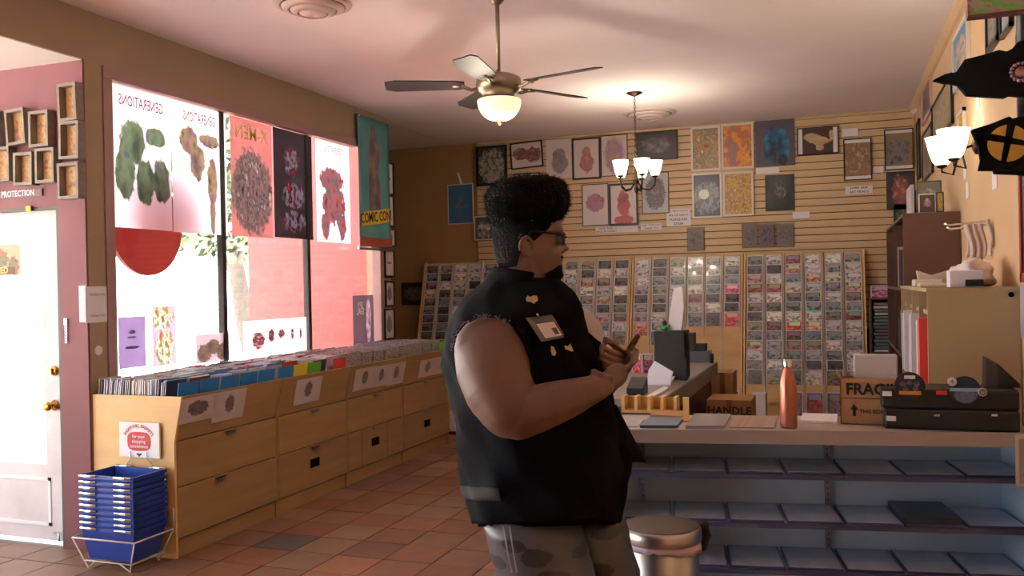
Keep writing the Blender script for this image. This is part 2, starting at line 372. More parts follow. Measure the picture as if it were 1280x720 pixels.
# left wall with the shop window, header over the entry, rear part with a second window
WY0, WY1, WZ0, WZ1 = 4.36, 7.86, .96, 2.92
g = G(); xl0 = XL-.16
g.box(xl0, XL, Y0, WY0, 0, H); g.box(xl0, XL, WY1, YE, 0, H); g.box(xl0, XL, WY0, WY1, 0, WZ0); g.box(xl0, XL, WY0, WY1, WZ1, H)
g.box(xl0, XL, 0, Y0, 2.97, H)
g.box(xl0, XL, -4.2, 0, 0, H)
struct(g.build('wall_left', M['tan']))
g = G(); g.box(xl0-1.4, xl0, YE-.04, YE, 0, H); g.box(-5.9, -5.75, YE, DB+.2, 0, H); struct(g.build('wall_left_rear', M['tan_back']))
g = G(); g.box(xl0-1.46, xl0-.002, YE-.14, YE-.042, -.06, H+.2); struct(g.build('wall_exterior', mat('red_exterior_paint', (.5, .09, .095), .8, var=.03, scale=1.2)))
# entry: maroon wall with the door, outer walls with glass
DX0, DX1, DZ = -5.42, -4.475, 2.075
g = G(); g.box(DX1+.02, XL-.002, Y0-.014, Y0+.12, 0, 3.4); g.box(-6.6, DX0-.02, Y0-.014, Y0+.12, 0, 3.4); g.box(DX0-.02, DX1+.02, Y0-.014, Y0+.12, DZ+.02, 3.4)
struct(g.build('wall_entry', M['maroon']))
g = G(); g.box(-6.6, xl0, -.15, -.02, 2.8, 3.4); g.box(-6.6, xl0, -.15, -.02, -.1, .1); struct(g.build('wall_entry_rear', M['tan']))  # unseen wall, opened between header and sill for the added glass
# back wall
g = G(); g.box(-5.9, XR+.15, DB+.025, DB+.2, 0, H); wb_ = struct(g.build('wall_back', M['tan_back']))
g = G(); g.box(XR, XR+.15, -4.2, DB+.02, 0, H); struct(g.build('wall_right', M['peach']))
g = G(); g.box(XL-.2, XR+.15, -4.35, -4.2, 0, H); struct(g.build('wall_front', M['tan']))
# slats on the back wall, one by one
sx0, sx1 = -4.02, .752; pitch_ = .0762
g = G(); g.box(sx0, sx1, DB+.012, DB+.026, .2, H-.005); g.build('slat_backing', M['groove'], wb_)
sg = G(); sg.box(0, sx1-sx0, -.012, .014, .005, pitch_-.004); sme = sg.mesh('slat', M['slat'])
k = 0; z = H-.03-pitch_
while z > .9:
    o = bpy.data.objects.new('slat', sme); COL.objects.link(o); o.parent = wb_; o.location = Vector((sx0, DB, z))-WL[wb_.name]; z -= pitch_
    if z < 1.0: break
g = G(); g.box(sx0, sx1, DB-.012, DB+.012, H-.028, H-.002); g.build('slat_trim', M['slat'], wb_)
# crown strip on the right wall, corner trim
g = G(); g.prism([(XR, 0, H), (XR, 0, H-.06), (XR-.02, 0, H-.05), (XR-.05, 0, H-.012), (XR-.05, 0, H)], (0, DB, 0)); struct(g.build('trim_1', M['peach']))
g = G(); g.box(sx1, sx1+.018, DB-.01, DB+.0245, 0, H); struct(g.build('trim_2', M['birch_edge']))

# window
win = struct(thing('window_1', 'shop window', 'window', (XL, (WY0+WY1)/2, WZ0))); del win['label'], win['category']
g = G(); a = .075
g.box(XL-.1, XL+.012, WY0-a+.03, WY0+.03, WZ0+.012, WZ1-.031); g.box(XL-.1, XL+.012, WY1-.03, WY1+.045, WZ0+.012, WZ1-.031)
g.box(XL-.1, XL+.014, WY0-a+.03, WY1+.045, WZ1-.03, WZ1+.045); g.box(XL-.12, XL+.03, WY0-.04, WY1+.04, WZ0-.05, WZ0+.01)
g.build('window_frame', M['window_frame'], win, bev=.004)
mys = [atx(XL, 286, 300).y, atx(XL, 391.5, 320).y]
for y in mys:
    g = G(); g.box(XL-.09, XL-.04, y-.022, y+.022, WZ0, WZ1-.02); g.build('mullion', M['mullion'], win)
ed = [WY0+.02]+mys+[WY1-.02]
for i in range(3):
    g = G(); g.box(XL-.072, XL-.066, ed[i]+.01, ed[i+1]-.01, WZ0, WZ1-.02); g.build('pane', M['glass'], win)
w3 = struct(thing('window_2', 'x', 'x', (-6.5, 2, 0))); del w3['label'], w3['category']
g = G(); g.box(-6.5, -6.494, 0, Y0, .05, 2.96); g.build('pane', M['glass'], w3)
g = G(); g.box(-6.49, xl0-.002, -.06, -.054, .1, 2.8); g.build('pane', M['glass'], w3)  # unseen glass side, added to let more daylight into the entry
for y in (.03, 1.4, 2.8, Y0-.03):
    g = G(); g.box(-6.53, -6.46, y-.03, y+.03, 0, 2.97); g.build('mullion', M['window_frame'], w3)

# door
dr = struct(thing('door_1', 'x', 'x', (DX1, Y0, 0))); del dr['label'], dr['category']
dy0, dy1 = Y0+.02, Y0+.065
gx0, gx1, gz0, gz1 = DX0+.17, DX1-.155, .50, 1.93
g = G(); g.box(DX0, gx0, dy0, dy1, .03, DZ); g.box(gx1, DX1, dy0, dy1, .03, DZ); g.box(gx0, gx1, dy0, dy1, .03, gz0); g.box(gx0, gx1, dy0, dy1, gz1, DZ)
g.build('door_leaf', mat('white_door_paint', lin((232, 226, 226)), .5, c2=lin((205, 196, 198)), scale=3), dr)
g = G(); 
for q in ((DX0+.12, DX1-.12, .12, .42),):
    g.box(q[0], q[1], dy0-.006, dy0+.002, q[2], q[2]+.02); g.box(q[0], q[1], dy0-.006, dy0+.002, q[3]-.02, q[3]); g.box(q[0], q[0]+.02, dy0-.006, dy0+.002, q[2], q[3]); g.box(q[1]-.02, q[1], dy0-.006, dy0+.002, q[2], q[3])
g.build('door_panel', M['white'], dr)
g = G(); g.box(gx0, gx1, dy0+.02, dy0+.026, gz0, gz1); g.build('pane', M['glass'], dr)
g = G(); g.box(DX1, DX1+.02, Y0-.012, Y0+.12, 0, DZ+.02); g.box(DX0-.02, DX0, Y0-.012, Y0+.12, 0, DZ+.02); g.box(DX0, DX1, Y0-.012, Y0+.12, DZ, DZ+.02); g.build('door_frame', mat('door_jamb', lin((70, 60, 52)), .6), dr)
kx = aty(Y0, 66, 507)
g = G(); g.lathe([(.032, 0), (.034, .006), (.014, .012), (.012, .035), (.026, .045), (.03, .06), (.024, .072), (.005, .075)], (kx.x, dy0, kx.z), 20, axis=(0, -1, 0)); g.build('door_knob', M['brass'], dr)
kx = aty(Y0, 66, 464)
g = G(); g.lathe([(.03, 0), (.03, .01), (.022, .02), (.004, .022)], (kx.x, dy0, kx.z), 20, axis=(0, -1, 0)); g.box(kx.x-.004, kx.x+.004, dy0-.04, dy0-.02, kx.z-.018, kx.z+.018); g.build('deadbolt', M['brass'], dr)
kx = aty(Y0, 41, 262)
g = G(); g.box(kx.x-.02, kx.x+.02, Y0-.035, Y0-.012, kx.z-.012, kx.z+.02); g.build('door_bell_clip', M['brass'], dr)
kx = aty(Y0, 72, 672)
g = G(); g.tube([(kx.x-.05, dy0-.004, kx.z+.02), (kx.x+.02, dy0-.03, kx.z+.025), (kx.x+.045, dy0-.05, kx.z-.01)], .006); g.build('door_stop', M['steel'], dr)
g = G(); g.box(DX0, DX1, Y0+.0, Y0+.12, 0, .012); g.build('threshold', M['steel'], dr)

# ================================================================== OUTSIDE
g = G(); g.box(-60, -6.62, -30, 60, -.2, -.06); g.box(-6.62, XL-.17, Y0+.12, 60, -.2, -.06); g.box(-6.62, xl0, -30, -.16, -.2, -.06); struct(g.build('pavement', M['concrete']))
# pale building across the street
bx = -22
bl = thing('building', 'white stucco building with wide shop windows across the street', 'building', (bx, 22, -.06))
g = G(); g.box(bx-6, bx, 4, 60, -.06, 7); g.build('wall', M['stucco'], bl)
for k in range(8):
    y = 14+k*4.4
    g = G(); g.box(bx, bx+.06, y, y+2.6, .8, 2.9); f = g.build('window_frame', M['whiteframe'], bl)
    g = G(); g.box(bx+.04, bx+.08, y+.12, y+2.48, .92, 2.78); g.build('pane', mat('pale_blue_window', lin((150, 190, 214)), .2) if k == 0 else bpy.data.materials['pale_blue_window'], f)
# street tree: trunk, branches, leaves
tx = -9.2
ya, yb = atx(tx, 307, 400), atx(tx, 292, 322)
tr = thing('tree', 'leafy street tree with pale slanting trunk outside the window', 'tree', (tx, ya.y, -.06))
zc = yb.z
g = G(); g.tube([(tx, ya.y+.5, -.1), (tx, ya.y+.22, ya.z*.5), (tx, ya.y, ya.z), (tx, (ya.y+yb.y)/2, (ya.z+yb.z)/2), (tx, yb.y, yb.z), (tx+.1, yb.y-.5, yb.z+.9)], [.24, .2, .17, .15, .14, .08], 12)
for k in range(6):
    a = k*1.05; g.tube([(tx, yb.y, yb.z-.1), (tx+.8*math.cos(a), yb.y+1.1*math.sin(a), yb.z+.7), (tx+1.2*math.cos(a), yb.y+1.9*math.sin(a), yb.z+1.3)], [.09, .05, .02], 8)
g.build('trunk', M['bark'], tr)
g = G(); rr = random.Random(3)
for k in range(5200):
    a = rr.uniform(0, 2*PI); q = rr.random()**.5
    lo = .15+.35*math.sin(a*3)
    p = Vector((tx+1.9*q*math.cos(a), yb.y-.3+2.9*q*math.sin(a), yb.z+.05+lo*q+rr.random()*2.3*(1-.4*q)))
    n = Vector((rr.uniform(-1, 1), rr.uniform(-1, 1), rr.uniform(-1, 1))).normalized(); u = n.orthogonal().normalized(); v = n.cross(u); s = rr.uniform(.05, .1)
    g.add([p-u*s*1.3, p+v*s*.6, p+u*s*1.3, p-v*s*.6], [(0, 1, 2, 3)])
o = g.build('foliage', M['leaf'], tr, kind='stuff')
# red hoarding and round sign hung outside the window
sxx = XL-.3; c = atx(sxx, 181, 284); e = atx(sxx, 223, 287); r_ = abs(e.y-c.y)
g = G(); g.lathe([(r_, 0), (r_, .03)], c, 48, axis=(1, 0, 0), smooth=False); o = g.build('round_sign', backlit('dark_red_sign', (150, 74, 76), .55)); tag(o, 'round dark red sign hanging outside the left window pane', 'sign')
g = G(); g.tube([(sxx+.015, c.y, c.z+r_-.03), (sxx+.015, c.y, 3.4)], .008); g.build('hanger', M['steel'], o)
g = G(); g.box(xl0-.4, xl0, Y0+.12, YE-.15, 3.42, 3.5); struct(g.build('trim_3', M['stucco']))

# ================================================================== WINDOW POSTERS
def wposter(name, y0, y1, z0, z1, m, label, cat='poster', group=None, x=XL-.05, th=.0015):
    g = G(); g.box(x, x+th, y0, y1, z0, z1); o = g.build(name, m); return tag(o, label, cat, group)
TR = .8
PZ1 = WZ1-.035
def wp(x0, x1, ybot, m, label, ztop=PZ1):
    y0, y1 = atx(XL-.05, x0, 200).y, atx(XL-.05, x1, 200).y
    zb = atx(XL-.05, (x0+x1)/2, ybot).z
    return wposter('poster', y0, y1, zb, ztop, m, label, 'poster', 'large posters across the top of the window'), (y0, y1, zb, ztop)
white = (250, 238, 246)
p1, b1 = wp(139, 213.5, 286, art('poster_green', white, [(104, 112, 106), (130, 142, 126), (152, 164, 146), (124, 118, 156)], [(.36, .62, .2, .16), (.22, .4, .16, .2), (.55, .34, .15, .17), (.82, .36, .15, .16), (.72, .68, .18, .07)], 'y', 6, TR), 'white window poster with bulky green figures, mirrored lettering, leftmost in the window')
p2, b2 = wp(215, 282.5, 292, art('poster_yellow', white, [(112, 106, 108), (172, 160, 136), (156, 138, 140), (114, 110, 120)], [(.3, .72, .16, .1), (.45, .56, .13, .14), (.68, .74, .2, .05), (.72, .42, .09, .2), (.72, .16, .05, .16)], 'y', 8, TR), 'white window poster with lean yellow and brown figures, second from left')
p3, b3 = wp(288, 339.5, 296, art('poster_red', (190, 146, 146), [(90, 84, 90), (150, 132, 132), (112, 100, 106), (184, 176, 172)], [(.5, .38, .5, .36)], 'y', 9, TR, bg2=(182, 140, 140)), 'red window poster crowded with brown figures under yellow lettering')
p4, b4 = wp(341.5, 389.5, 298, art('poster_black', (84, 76, 82), [(60, 56, 62), (140, 134, 144), (70, 50, 60), (160, 70, 80)], [(.45, .72, .2, .13), (.5, .4, .28, .12), (.5, .16, .3, .1)], 'y', 9, TR), 'dark charcoal window poster with a pale spidery shape')
p5, b5 = wp(394.5, 436, 303, art('poster_white_red', white, [(100, 90, 98), (164, 112, 118), (140, 132, 138), (122, 114, 108)], [(.45, .62, .35, .12), (.5, .38, .35, .2), (.25, .16, .12, .14), (.75, .16, .12, .14)], 'y', 9, TR), 'white window poster with red topped group of figures, rightmost of the row')
tm = mat('poster_grey_lettering', lin((110, 96, 100)), .7)
def mirror_text(o, b, s, frac, size, m, w_=1.0, cy=.5):
    # read from the street: right axis is +Y seen from inside mirrored
    c = (XL-.0478, b[0]+(b[1]-b[0])*cy, b[2]+(b[3]-b[2])*frac)
    return text(s, o, c, size, m, (0, -1, 0), (0, 0, 1), ext=-.0007, font_w=w_, bold=.01)
mirror_text(p1, b1, 'GENERATIONS', .9, .1, tm, .6); mirror_text(p2, b2, 'GENERATIONS', .9, .1, tm, .52); mirror_text(p5, b5, 'GENERATIONS', .92, .085, tm, .55)
mirror_text(p3, b3, 'X-MEN', .88, .15, M['yellow_ink'], .9)
def wp2(x0, x1, yt, yb, m, label):
    y0, y1, z0, z1 = rect_x(XL-.05, x0, x1, yt, yb)
    return wposter('flyer', y0, y1, z0, z1, m, label, 'poster', 'small flyers along the bottom of the window'), (y0, y1, z0, z1)
wp2(148, 182, 396, 460, art('flyer_lilac', (176, 164, 196), [(120, 112, 140), (90, 84, 100)], [(.5, .7, .12, .04), (.5, .6, .18, .02), (.5, .4, .25, .03)], 'y', 5, TR), 'plain lilac grey flyer taped low in the left pane')
wp2(190.5, 220, 382.5, 457, art('flyer_comic', (206, 200, 216), [(230, 110, 110), (150, 170, 120), (240, 240, 240), (120, 110, 150)], [(.5, .3, .4, .3), (.4, .8, .5, .2)], 'y', 7, TR, edge=.4), 'tall colourful red and green flyer beside the lilac one')
wp2(244.5, 287, 417, 453, art('flyer_grey_heads', (206, 198, 206), [(120, 108, 110), (160, 146, 130)], [(.25, .35, .2, .3), (.5, .55, .2, .25), (.78, .35, .18, .3)], 'y', 6, TR), 'small pale flyer with grey rounded shapes near the first mullion')
f4, fb = wp2(304, 383, 399, 450, art('flyer_white_wide', (250, 240, 244), [(190, 120, 130), (110, 90, 100), (240, 200, 200)], [(.22, .52, .09, .2), (.42, .6, .05, .16), (.58, .62, .05, .12), (.76, .6, .025, .16), (.9, .6, .02, .15)], 'y', 12, TR), 'wide white flyer with a row of small sketched figures')
f5, fb5 = wp2(441, 467, 369, 433, art('flyer_seal', (134, 122, 130), [(220, 210, 220), (110, 100, 110)], [(.75, .5, .12, .5)], 'y', 6, TR), 'grey flyer with white mirrored lettering low in the right pane')
for s, fr in (('SPY', .80), ('SEAL', .68)): mirror_text(f5, fb5, s, fr, .085, M['white_ink'], .8, .36)
# hanging fabric banner
y0, y1 = 7.385, 8.02; z0, z1 = 1.94, 3.2
ban = thing('banner', 'tall teal fabric banner with a slim figure and yellow COMIC CON lettering', 'banner', (XL+.02, (y0+y1)/2, z0))
g = G(); n = 10; pts = []
for i in range(n+1):
    for j in range(n+1): pts.append((XL+.035+.006*math.sin(i*.9+j*.3), y0+(y1-y0)*i/n, z0+(z1-z0)*j/n))
g.add(pts, [(i*(n+1)+j, (i+1)*(n+1)+j, (i+1)*(n+1)+j+1, i*(n+1)+j+1) for i in range(n) for j in range(n)], True)
cl = g.build('cloth', art('banner_print', (96, 150, 158), [(78, 62, 84), (112, 92, 112), (150, 130, 90)], [(.46, .9, .07, .045), (.5, .74, .16, .14), (.5, .42, .17, .24)], 'y', 7, 0, bg2=(64, 140, 132)), ban)
sm = cl.modifiers.new('thick', 'SOLIDIFY'); sm.thickness = .003
g = G(); g.box(XL+.038, XL+.046, y0, y1, z0+.02, z0+.1); g.build('footer_stripe', mat('rust_print', lin((150, 70, 50)), .7), ban)
g = G(); g.tube([(XL+.04, y0-.02, z0), (XL+.04, y1+.02, z0)], .022, 12); g.build('bottom_bar', M['steel'], ban)
for yy in (y0+.02, y1-.02):
    g = G(); g.ball((XL+.045, yy, z1-.01), .012); g.build('pin', M['chrome'], ban)
g = G(); g.prism([(XL+.045, y0+.03, z0+.2), (XL+.045, y1-.05, z0+.27), (XL+.045, y1-.05, z0+.41), (XL+.045, y0+.03, z0+.33)], (.002, 0, 0)); g.build('title_band', mat('banner_yellow', lin((206, 176, 52)), .7), ban)
text('COMIC CON!', ban, (XL+.049, (y0+y1)/2, z0+.303), .135, mat('banner_ink', lin((70, 60, 30)), .7), (0, 1, .11), (0, -.11, 1), bold=.02, font_w=.75)
# frames on the wall end right of the banner
fl = [(480, 492, 203, 243, 'certificate'), (482, 492.5, 244, 283, 'certificate'), (482, 494.5, 286, 308, 'photo'), (481, 493, 311, 346, 'certificate'), (482, 493, 351, 383, 'photo'), (481, 493.5, 386, 424, 'photo')]
names_ = ['topmost framed certificate on the narrow wall right of the banner', 'second framed certificate down, with a bright gilt right edge', 'small square framed picture beside the bottom of the banner', 'narrow white framed sheet just below the banner foot', 'grey framed photo fifth from top at the window edge', 'lowest grey framed photo at the window edge']
for (x0, x1, ya_, yb_, kd), lb in zip(fl, names_):
    a0, a1, c0, c1 = rect_x(XL+.02, x0, x1, ya_, yb_); a1 = max(a1, a0+.16)
    t = thing('framed_picture', lb, 'picture', (XL+.02, (a0+a1)/2, c0), 'frames beside the banner')
    g = G(); bw = .014
    for q in ((a0, a0+bw, c0, c1), (a1-bw, a1, c0, c1), (a0, a1, c0, c0+bw), (a0, a1, c1-bw, c1)): g.box(XL+.003, XL+.028, *q)
    g.build('frame', M['blackframe'], t)
    g = G(); g.box(XL+.005, XL+.015, a0+bw, a1-bw, c0+bw, c1-bw)
    g.build('print', art('cert_'+str(c0)[:5], (200, 190, 186), [(90, 84, 84), (140, 132, 130)], [(.5, .5, .3, .32 if kd == 'photo' else .05)], 'y', 6), t)

Y0F = Y0-.0145
# ================================================================== ENTRY: shadow boxes, strip, sheets
def rotrect(cx, cz, w_, h_, ang):
    return [(cx+math.cos(ang)*a-math.sin(ang)*b, cz+math.sin(ang)*a+math.cos(ang)*b) for a, b in ((-w_/2, -h_/2), (w_/2, -h_/2), (w_/2, h_/2), (-w_/2, h_/2))]
sb = [(72, 97, 104, 151, .03, 'top of the right column'), (73.5, 100, 151.5, 198.5, -.02, 'middle of the right column'), (72, 100, 203.5, 248.5, 0, 'bottom of the right column'), (7, 32.5, 136, 181, .07, 'upper row, tilted, second from left'), (36, 62, 138.5, 183.5, .0, 'upper row nearest the right column'),
      (-14, 13.5, 184, 227, 0, 'lower row cut by the picture edge'), (17, 42, 190.5, 231.5, -.02, 'lower row, greyish picture'), (44, 69.5, 185, 228.5, 0, 'lower row nearest the right column'), (-24, 2.5, 140, 182, 0, 'upper row, cut by the picture edge')]
gm = mat('weathered_grey_frame', lin((120, 108, 98)), .6, var=.15, scale=30)
for i, (x0, x1, ya_, yb_, ang, where) in enumerate(sb):
    a0, a1, c0, c1 = rect_y(Y0F-.05, x0, x1, ya_, yb_); cx, cz = (a0+a1)/2, (c0+c1)/2; w_, h_ = a1-a0-.012, c1-c0
    t = thing('shadow_box', 'deep grey framed picture on the maroon wall, '+where, 'picture frame', (cx, Y0F-.03, c0), 'shadow boxes above the door')
    outer = rotrect(cx, cz, w_, h_, ang); inner = rotrect(cx, cz, w_-.035, h_-.035, ang)
    g = G(); ys = (Y0F-.06, Y0F-.001); vs = [(p[0], y, p[1]) for y in ys for p in outer+inner]; fs = []
    for k in range(4):
        n = (k+1) % 4
        fs += [(k, n, 4+n, 4+k), (8+k, 12+k, 12+n, 8+n), (k, 8+k, 8+n, n), (4+k, 4+n, 12+n, 12+k)]
    g.add(vs, fs); g.build('frame', gm, t)
    g = G(); g.prism([(p[0], Y0F-.012, p[1]) for p in inner], (0, .008, 0))
    g.build('print', art('shadow_print_%d' % i, (190, 150, 110), [(150, 100, 70), (200, 160, 100), (120, 80, 80) if i != 6 else (130, 130, 120)], [(.5, .5, .4, .45)], 'x', 4, seed=i), t)
a0, a1, c0, c1 = rect_y(Y0F-.012, -40, 52, 239, 248)
t = thing('word_strip', 'narrow white lettered strip on the maroon wall above the door', 'sign', ((a0+a1)/2, Y0F-.01, c0))
g = G(); g.box(a0, a1, Y0F-.012, Y0F-.001, c0, c1); g.build('backing', mat('grey_strip', lin((110, 80, 84)), .6), t)
text('FOR YOUR PROTECTION', t, ((a0+a1)/2, Y0F-.013, (c0+c1)/2), .052, M['white_ink'], XA, ZA, bold=.02, font_w=.85)
# closed sign on the door glass
a0, a1, c0, c1 = rect_y(dy0, -28, 26.5, 306, 345)
t = thing('closed_sign', 'hanging picture sign reading CLOSED on the door glass', 'sign', ((a0+a1)/2, dy0, c0))
g = G(); g.box(a0, a1, dy0-.006, dy0-.003, c0, c1); g.build('card', art('closed_print', (230, 190, 160), [(80, 70, 90), (120, 130, 90), (200, 110, 100)], [(.4, .55, .35, .35), (.85, .3, .12, .3)], 'x', 6, .3), t)
g = G(); g.box(a0+.02, a1-.05, dy0-.008, dy0-.006, c0+.01, c0+.055); g.build('word_band', mat('dark_band', lin((90, 50, 30)), .6), t)
text('CLOSED', t, ((a0+a1)/2-.015, dy0-.0095, c0+.033), .055, M['yellow_ink'], XA, ZA, bold=.02)
# white QR-less notice on the corner, paper hook, patch
a0, a1, c0, c1 = rect_x(XL+.01, 108, 137, 358, 403)
g = G(); g.box(XL+.001, XL+.004, a0, a1, c0, c1); o = g.build('notice', M['paper']); tag(o, 'white paper notice taped on the tan wall left of the window', 'notice')
text('PLEASE SCAN', o, (XL+.0045, (a0+a1)/2, c1-.05), .02, M['ink'], YA, ZA)
text('THANK YOU', o, (XL+.0045, (a0+a1)/2, c0+.04), .02, M['ink'], YA, ZA)
a0, a1, c0, c1 = rect_y(Y0-.02, 100, 105.5, 357, 403)
g = G(); g.box(a0-.01, XL-.004, Y0-.018, Y0-.0145, c0, c1); o = g.build('notice', M['paper']); tag(o, 'narrow white paper seen edge-on, taped on the maroon wall corner', 'notice')
c = atx(XL+.001, 123, 438)
g = G(); g.lathe([(.03, 0), (.03, .003)], c, 14, axis=(1, 0, 0), smooth=False); g.build('wall_patch', M['paper']); tag(bpy.data.objects['wall_patch'], 'pale round unpainted patch on tan wall below the notice', 'patch')
c = aty(Y0, 86, 402)
t = thing('door_chain', 'small metal door chain hanging on the maroon wall', 'chain', (c.x, Y0, c.z-.12))
g = G(); g.box(c.x-.012, c.x+.012, Y0-.026, Y0-.0145, c.z-.02, c.z+.02); g.build('plate', M['chrome'], t)
for k in range(6):
    g = G(); g.tube([(c.x+.008*math.cos(a*PI/4), Y0-.022, c.z-.03-k*.018+.012*math.sin(a*PI/4)) for a in range(8)], .0025, 6, closed=True); g.build('link', M['chrome'], t)

# ================================================================== COMIC CABINETS
XC = -3.635; XT = -3.575; ZF, ZT = .672, .945
cy = [Y0+.004, 5.19, 6.12, 7.08, YE-.01]
cabs = []
desc = ['birch comic cabinet nearest the door, with two sheets on its sloped front', 'second birch comic cabinet from the door, one grey sheet on its sloped front', 'third birch comic cabinet from the door, three sheets and a narrow lower door', 'birch comic cabinet farthest from the door, by the back wall']
for i in range(4):
    a, b = cy[i]+.002, cy[i+1]-.002
    t = thing('comic_cabinet', desc[i], 'cabinet', ((XL+XC)/2, (a+b)/2, 0), 'birch comic cabinets under the window'); cabs.append(t)
    prof = [(XL+.004, 0), (XC, 0), (XC, ZF), (XT, ZT), (XL+.004, ZT)]
    for yy in (a, b-.018):
        g = G(); g.prism([(x, yy, z) for x, z in prof], (0, .018, 0)); g.build('side_panel', M['birch_edge'] if i == 0 and yy == a else M['birch'], t)  # near end panel takes the paler wood, light falling on it put into colour
    g = G(); g.box(XL+.02, XC-.005, a+.018, b-.018, ZF+.05, ZF+.07); g.build('bin_floor', M['birch'], t)
    g = G(); g.box(XL+.006, XL+.02, a+.018, b-.018, .0, ZT); g.build('back_panel', M['birch'], t)
    g = G(); g.prism([(XC, a+.018, ZF+.012), (XC-.018, a+.018, ZF+.012), (XT-.018, a+.018, ZT), (XT, a+.018, ZT)], (0, b-a-.036, 0)); sf = g.build('sloped_front', M['birch'], t, bev=.002)
    g = G(); g.box(XC-.03, XC-.012, a+.018, b-.018, 0, .105); g.build('plinth', M['birch'], t)
    for (z0, z1) in ((.112, .408), (.414, ZF+.006)):
        if i == 2 and z0 < .2:
            w3_ = (b-a-.036)/4
            segs = [(a+.02, a+.02+w3_*.9), (a+.026+w3_*.9, b-.026-w3_*1.15), (b-.02-w3_*1.15, b-.02)]
        else: segs = [(a+.02, b-.02)]
        for si, (s0, s1) in enumerate(segs):
            g = G(); g.box(XC-.018, XC+.002, s0, s1, z0, z1); d = g.build('drawer', M['birch'], t, bev=.0015)
            if len(segs) == 3 and si != 1: continue
            mc = (s0+s1)/2-(.1 if i == 0 and z0 < .2 else 0)
            g = G(); g.box(XC+.002, XC+.02, mc-.045, mc+.045, z1-.014, z1-.008); g.box(XC+.016, XC+.02, mc-.045, mc+.045, z1-.028, z1-.008); g.build('pull', mat('grey_pull', lin((128, 128, 134)), .4, .6) if 'grey_pull' not in bpy.data.materials else bpy.data.materials['grey_pull'], d)
            if z0 < .2 and i > 0:
                g = G(); g.box(XC+.002, XC+.006, mc-.06, mc+.06, (z0+z1)/2-.012, (z0+z1)/2+.05); g.build('hand_hole', M['matteblack'], d)
    # dividers inside the bin
    nrow = 5; rw = (b-a-.036)/nrow
    for k in range(1, nrow):
        g = G(); g.box(XL+.02, XC-.02, a+.018+k*rw-.003, a+.018+k*rw+.003, ZF+.07, ZF+.2); g.build('divider', M['birch'], t)
# sheets on the sloped fronts
sl_dir = Vector((XT-XC, 0, ZT-ZF)).normalized()
def on_slope(px, py):
    n = Vector((sl_dir.z, 0, -sl_dir.x)); p0 = Vector((XC, 0, ZF)); r = ray(px, py); return EYE+r*((p0-EYE).dot(n)/r.dot(n))
sheets = [(226, 268, 494, 526, 'sheet with small faint sketches, nearest the cabinet end'), (268, 305, 488, 524, 'sheet with a black vertical emblem'), (370, 400, 473, 503, 'grey sheet alone on the second cabinet'), (444, 468, 460, 486, 'sheet with a black figure on the third cabinet'), (467, 486, 457, 482, 'middle greyish sheet on the third cabinet'), (485, 505, 454, 480, 'right hand sheet on the third cabinet'), (525, 544, 449, 470, 'darker sheet on the farthest cabinet'), (545, 561, 445, 466, 'pale sheet at the far end of the cabinets')]
nv = Vector((sl_dir.z, 0, -sl_dir.x))
for i, (x0, x1, ya_, yb_, lb) in enumerate(sheets):
    p0 = on_slope(x0-1, (ya_+yb_)/2); p1_ = on_slope(x1, (ya_+yb_)/2); top = min(on_slope((x0+x1)/2, ya_).z, ZT-.015); bot = max(on_slope((x0+x1)/2, yb_).z, ZF+.02)
    base = Vector((XC, 0, ZF)); f = lambda y, z: base+sl_dir*((z-ZF)/sl_dir.z)+Vector((0, y, 0))
    q = [f(p0.y, bot), f(p1_.y, bot), f(p1_.y, top), f(p0.y, top)]
    g = G(); g.prism([p+nv*.001 for p in q], nv*.002); g.build('sheet', art('sheet_print_%d' % i, (196, 184, 184), [(90, 80, 84), (130, 116, 116)], [(.5, .55, .14 if i != 0 else .3, .3)], 'y', 7, seed=i, bg2=(186, 172, 172)))
    o = bpy.data.objects[[k for k in bpy.data.objects.keys() if k.startswith('sheet') and not k.startswith('sheet_')][-1]]
    tag(o, 'white paper '+lb, 'sign', 'paper signs on the sloped cabinet fronts')

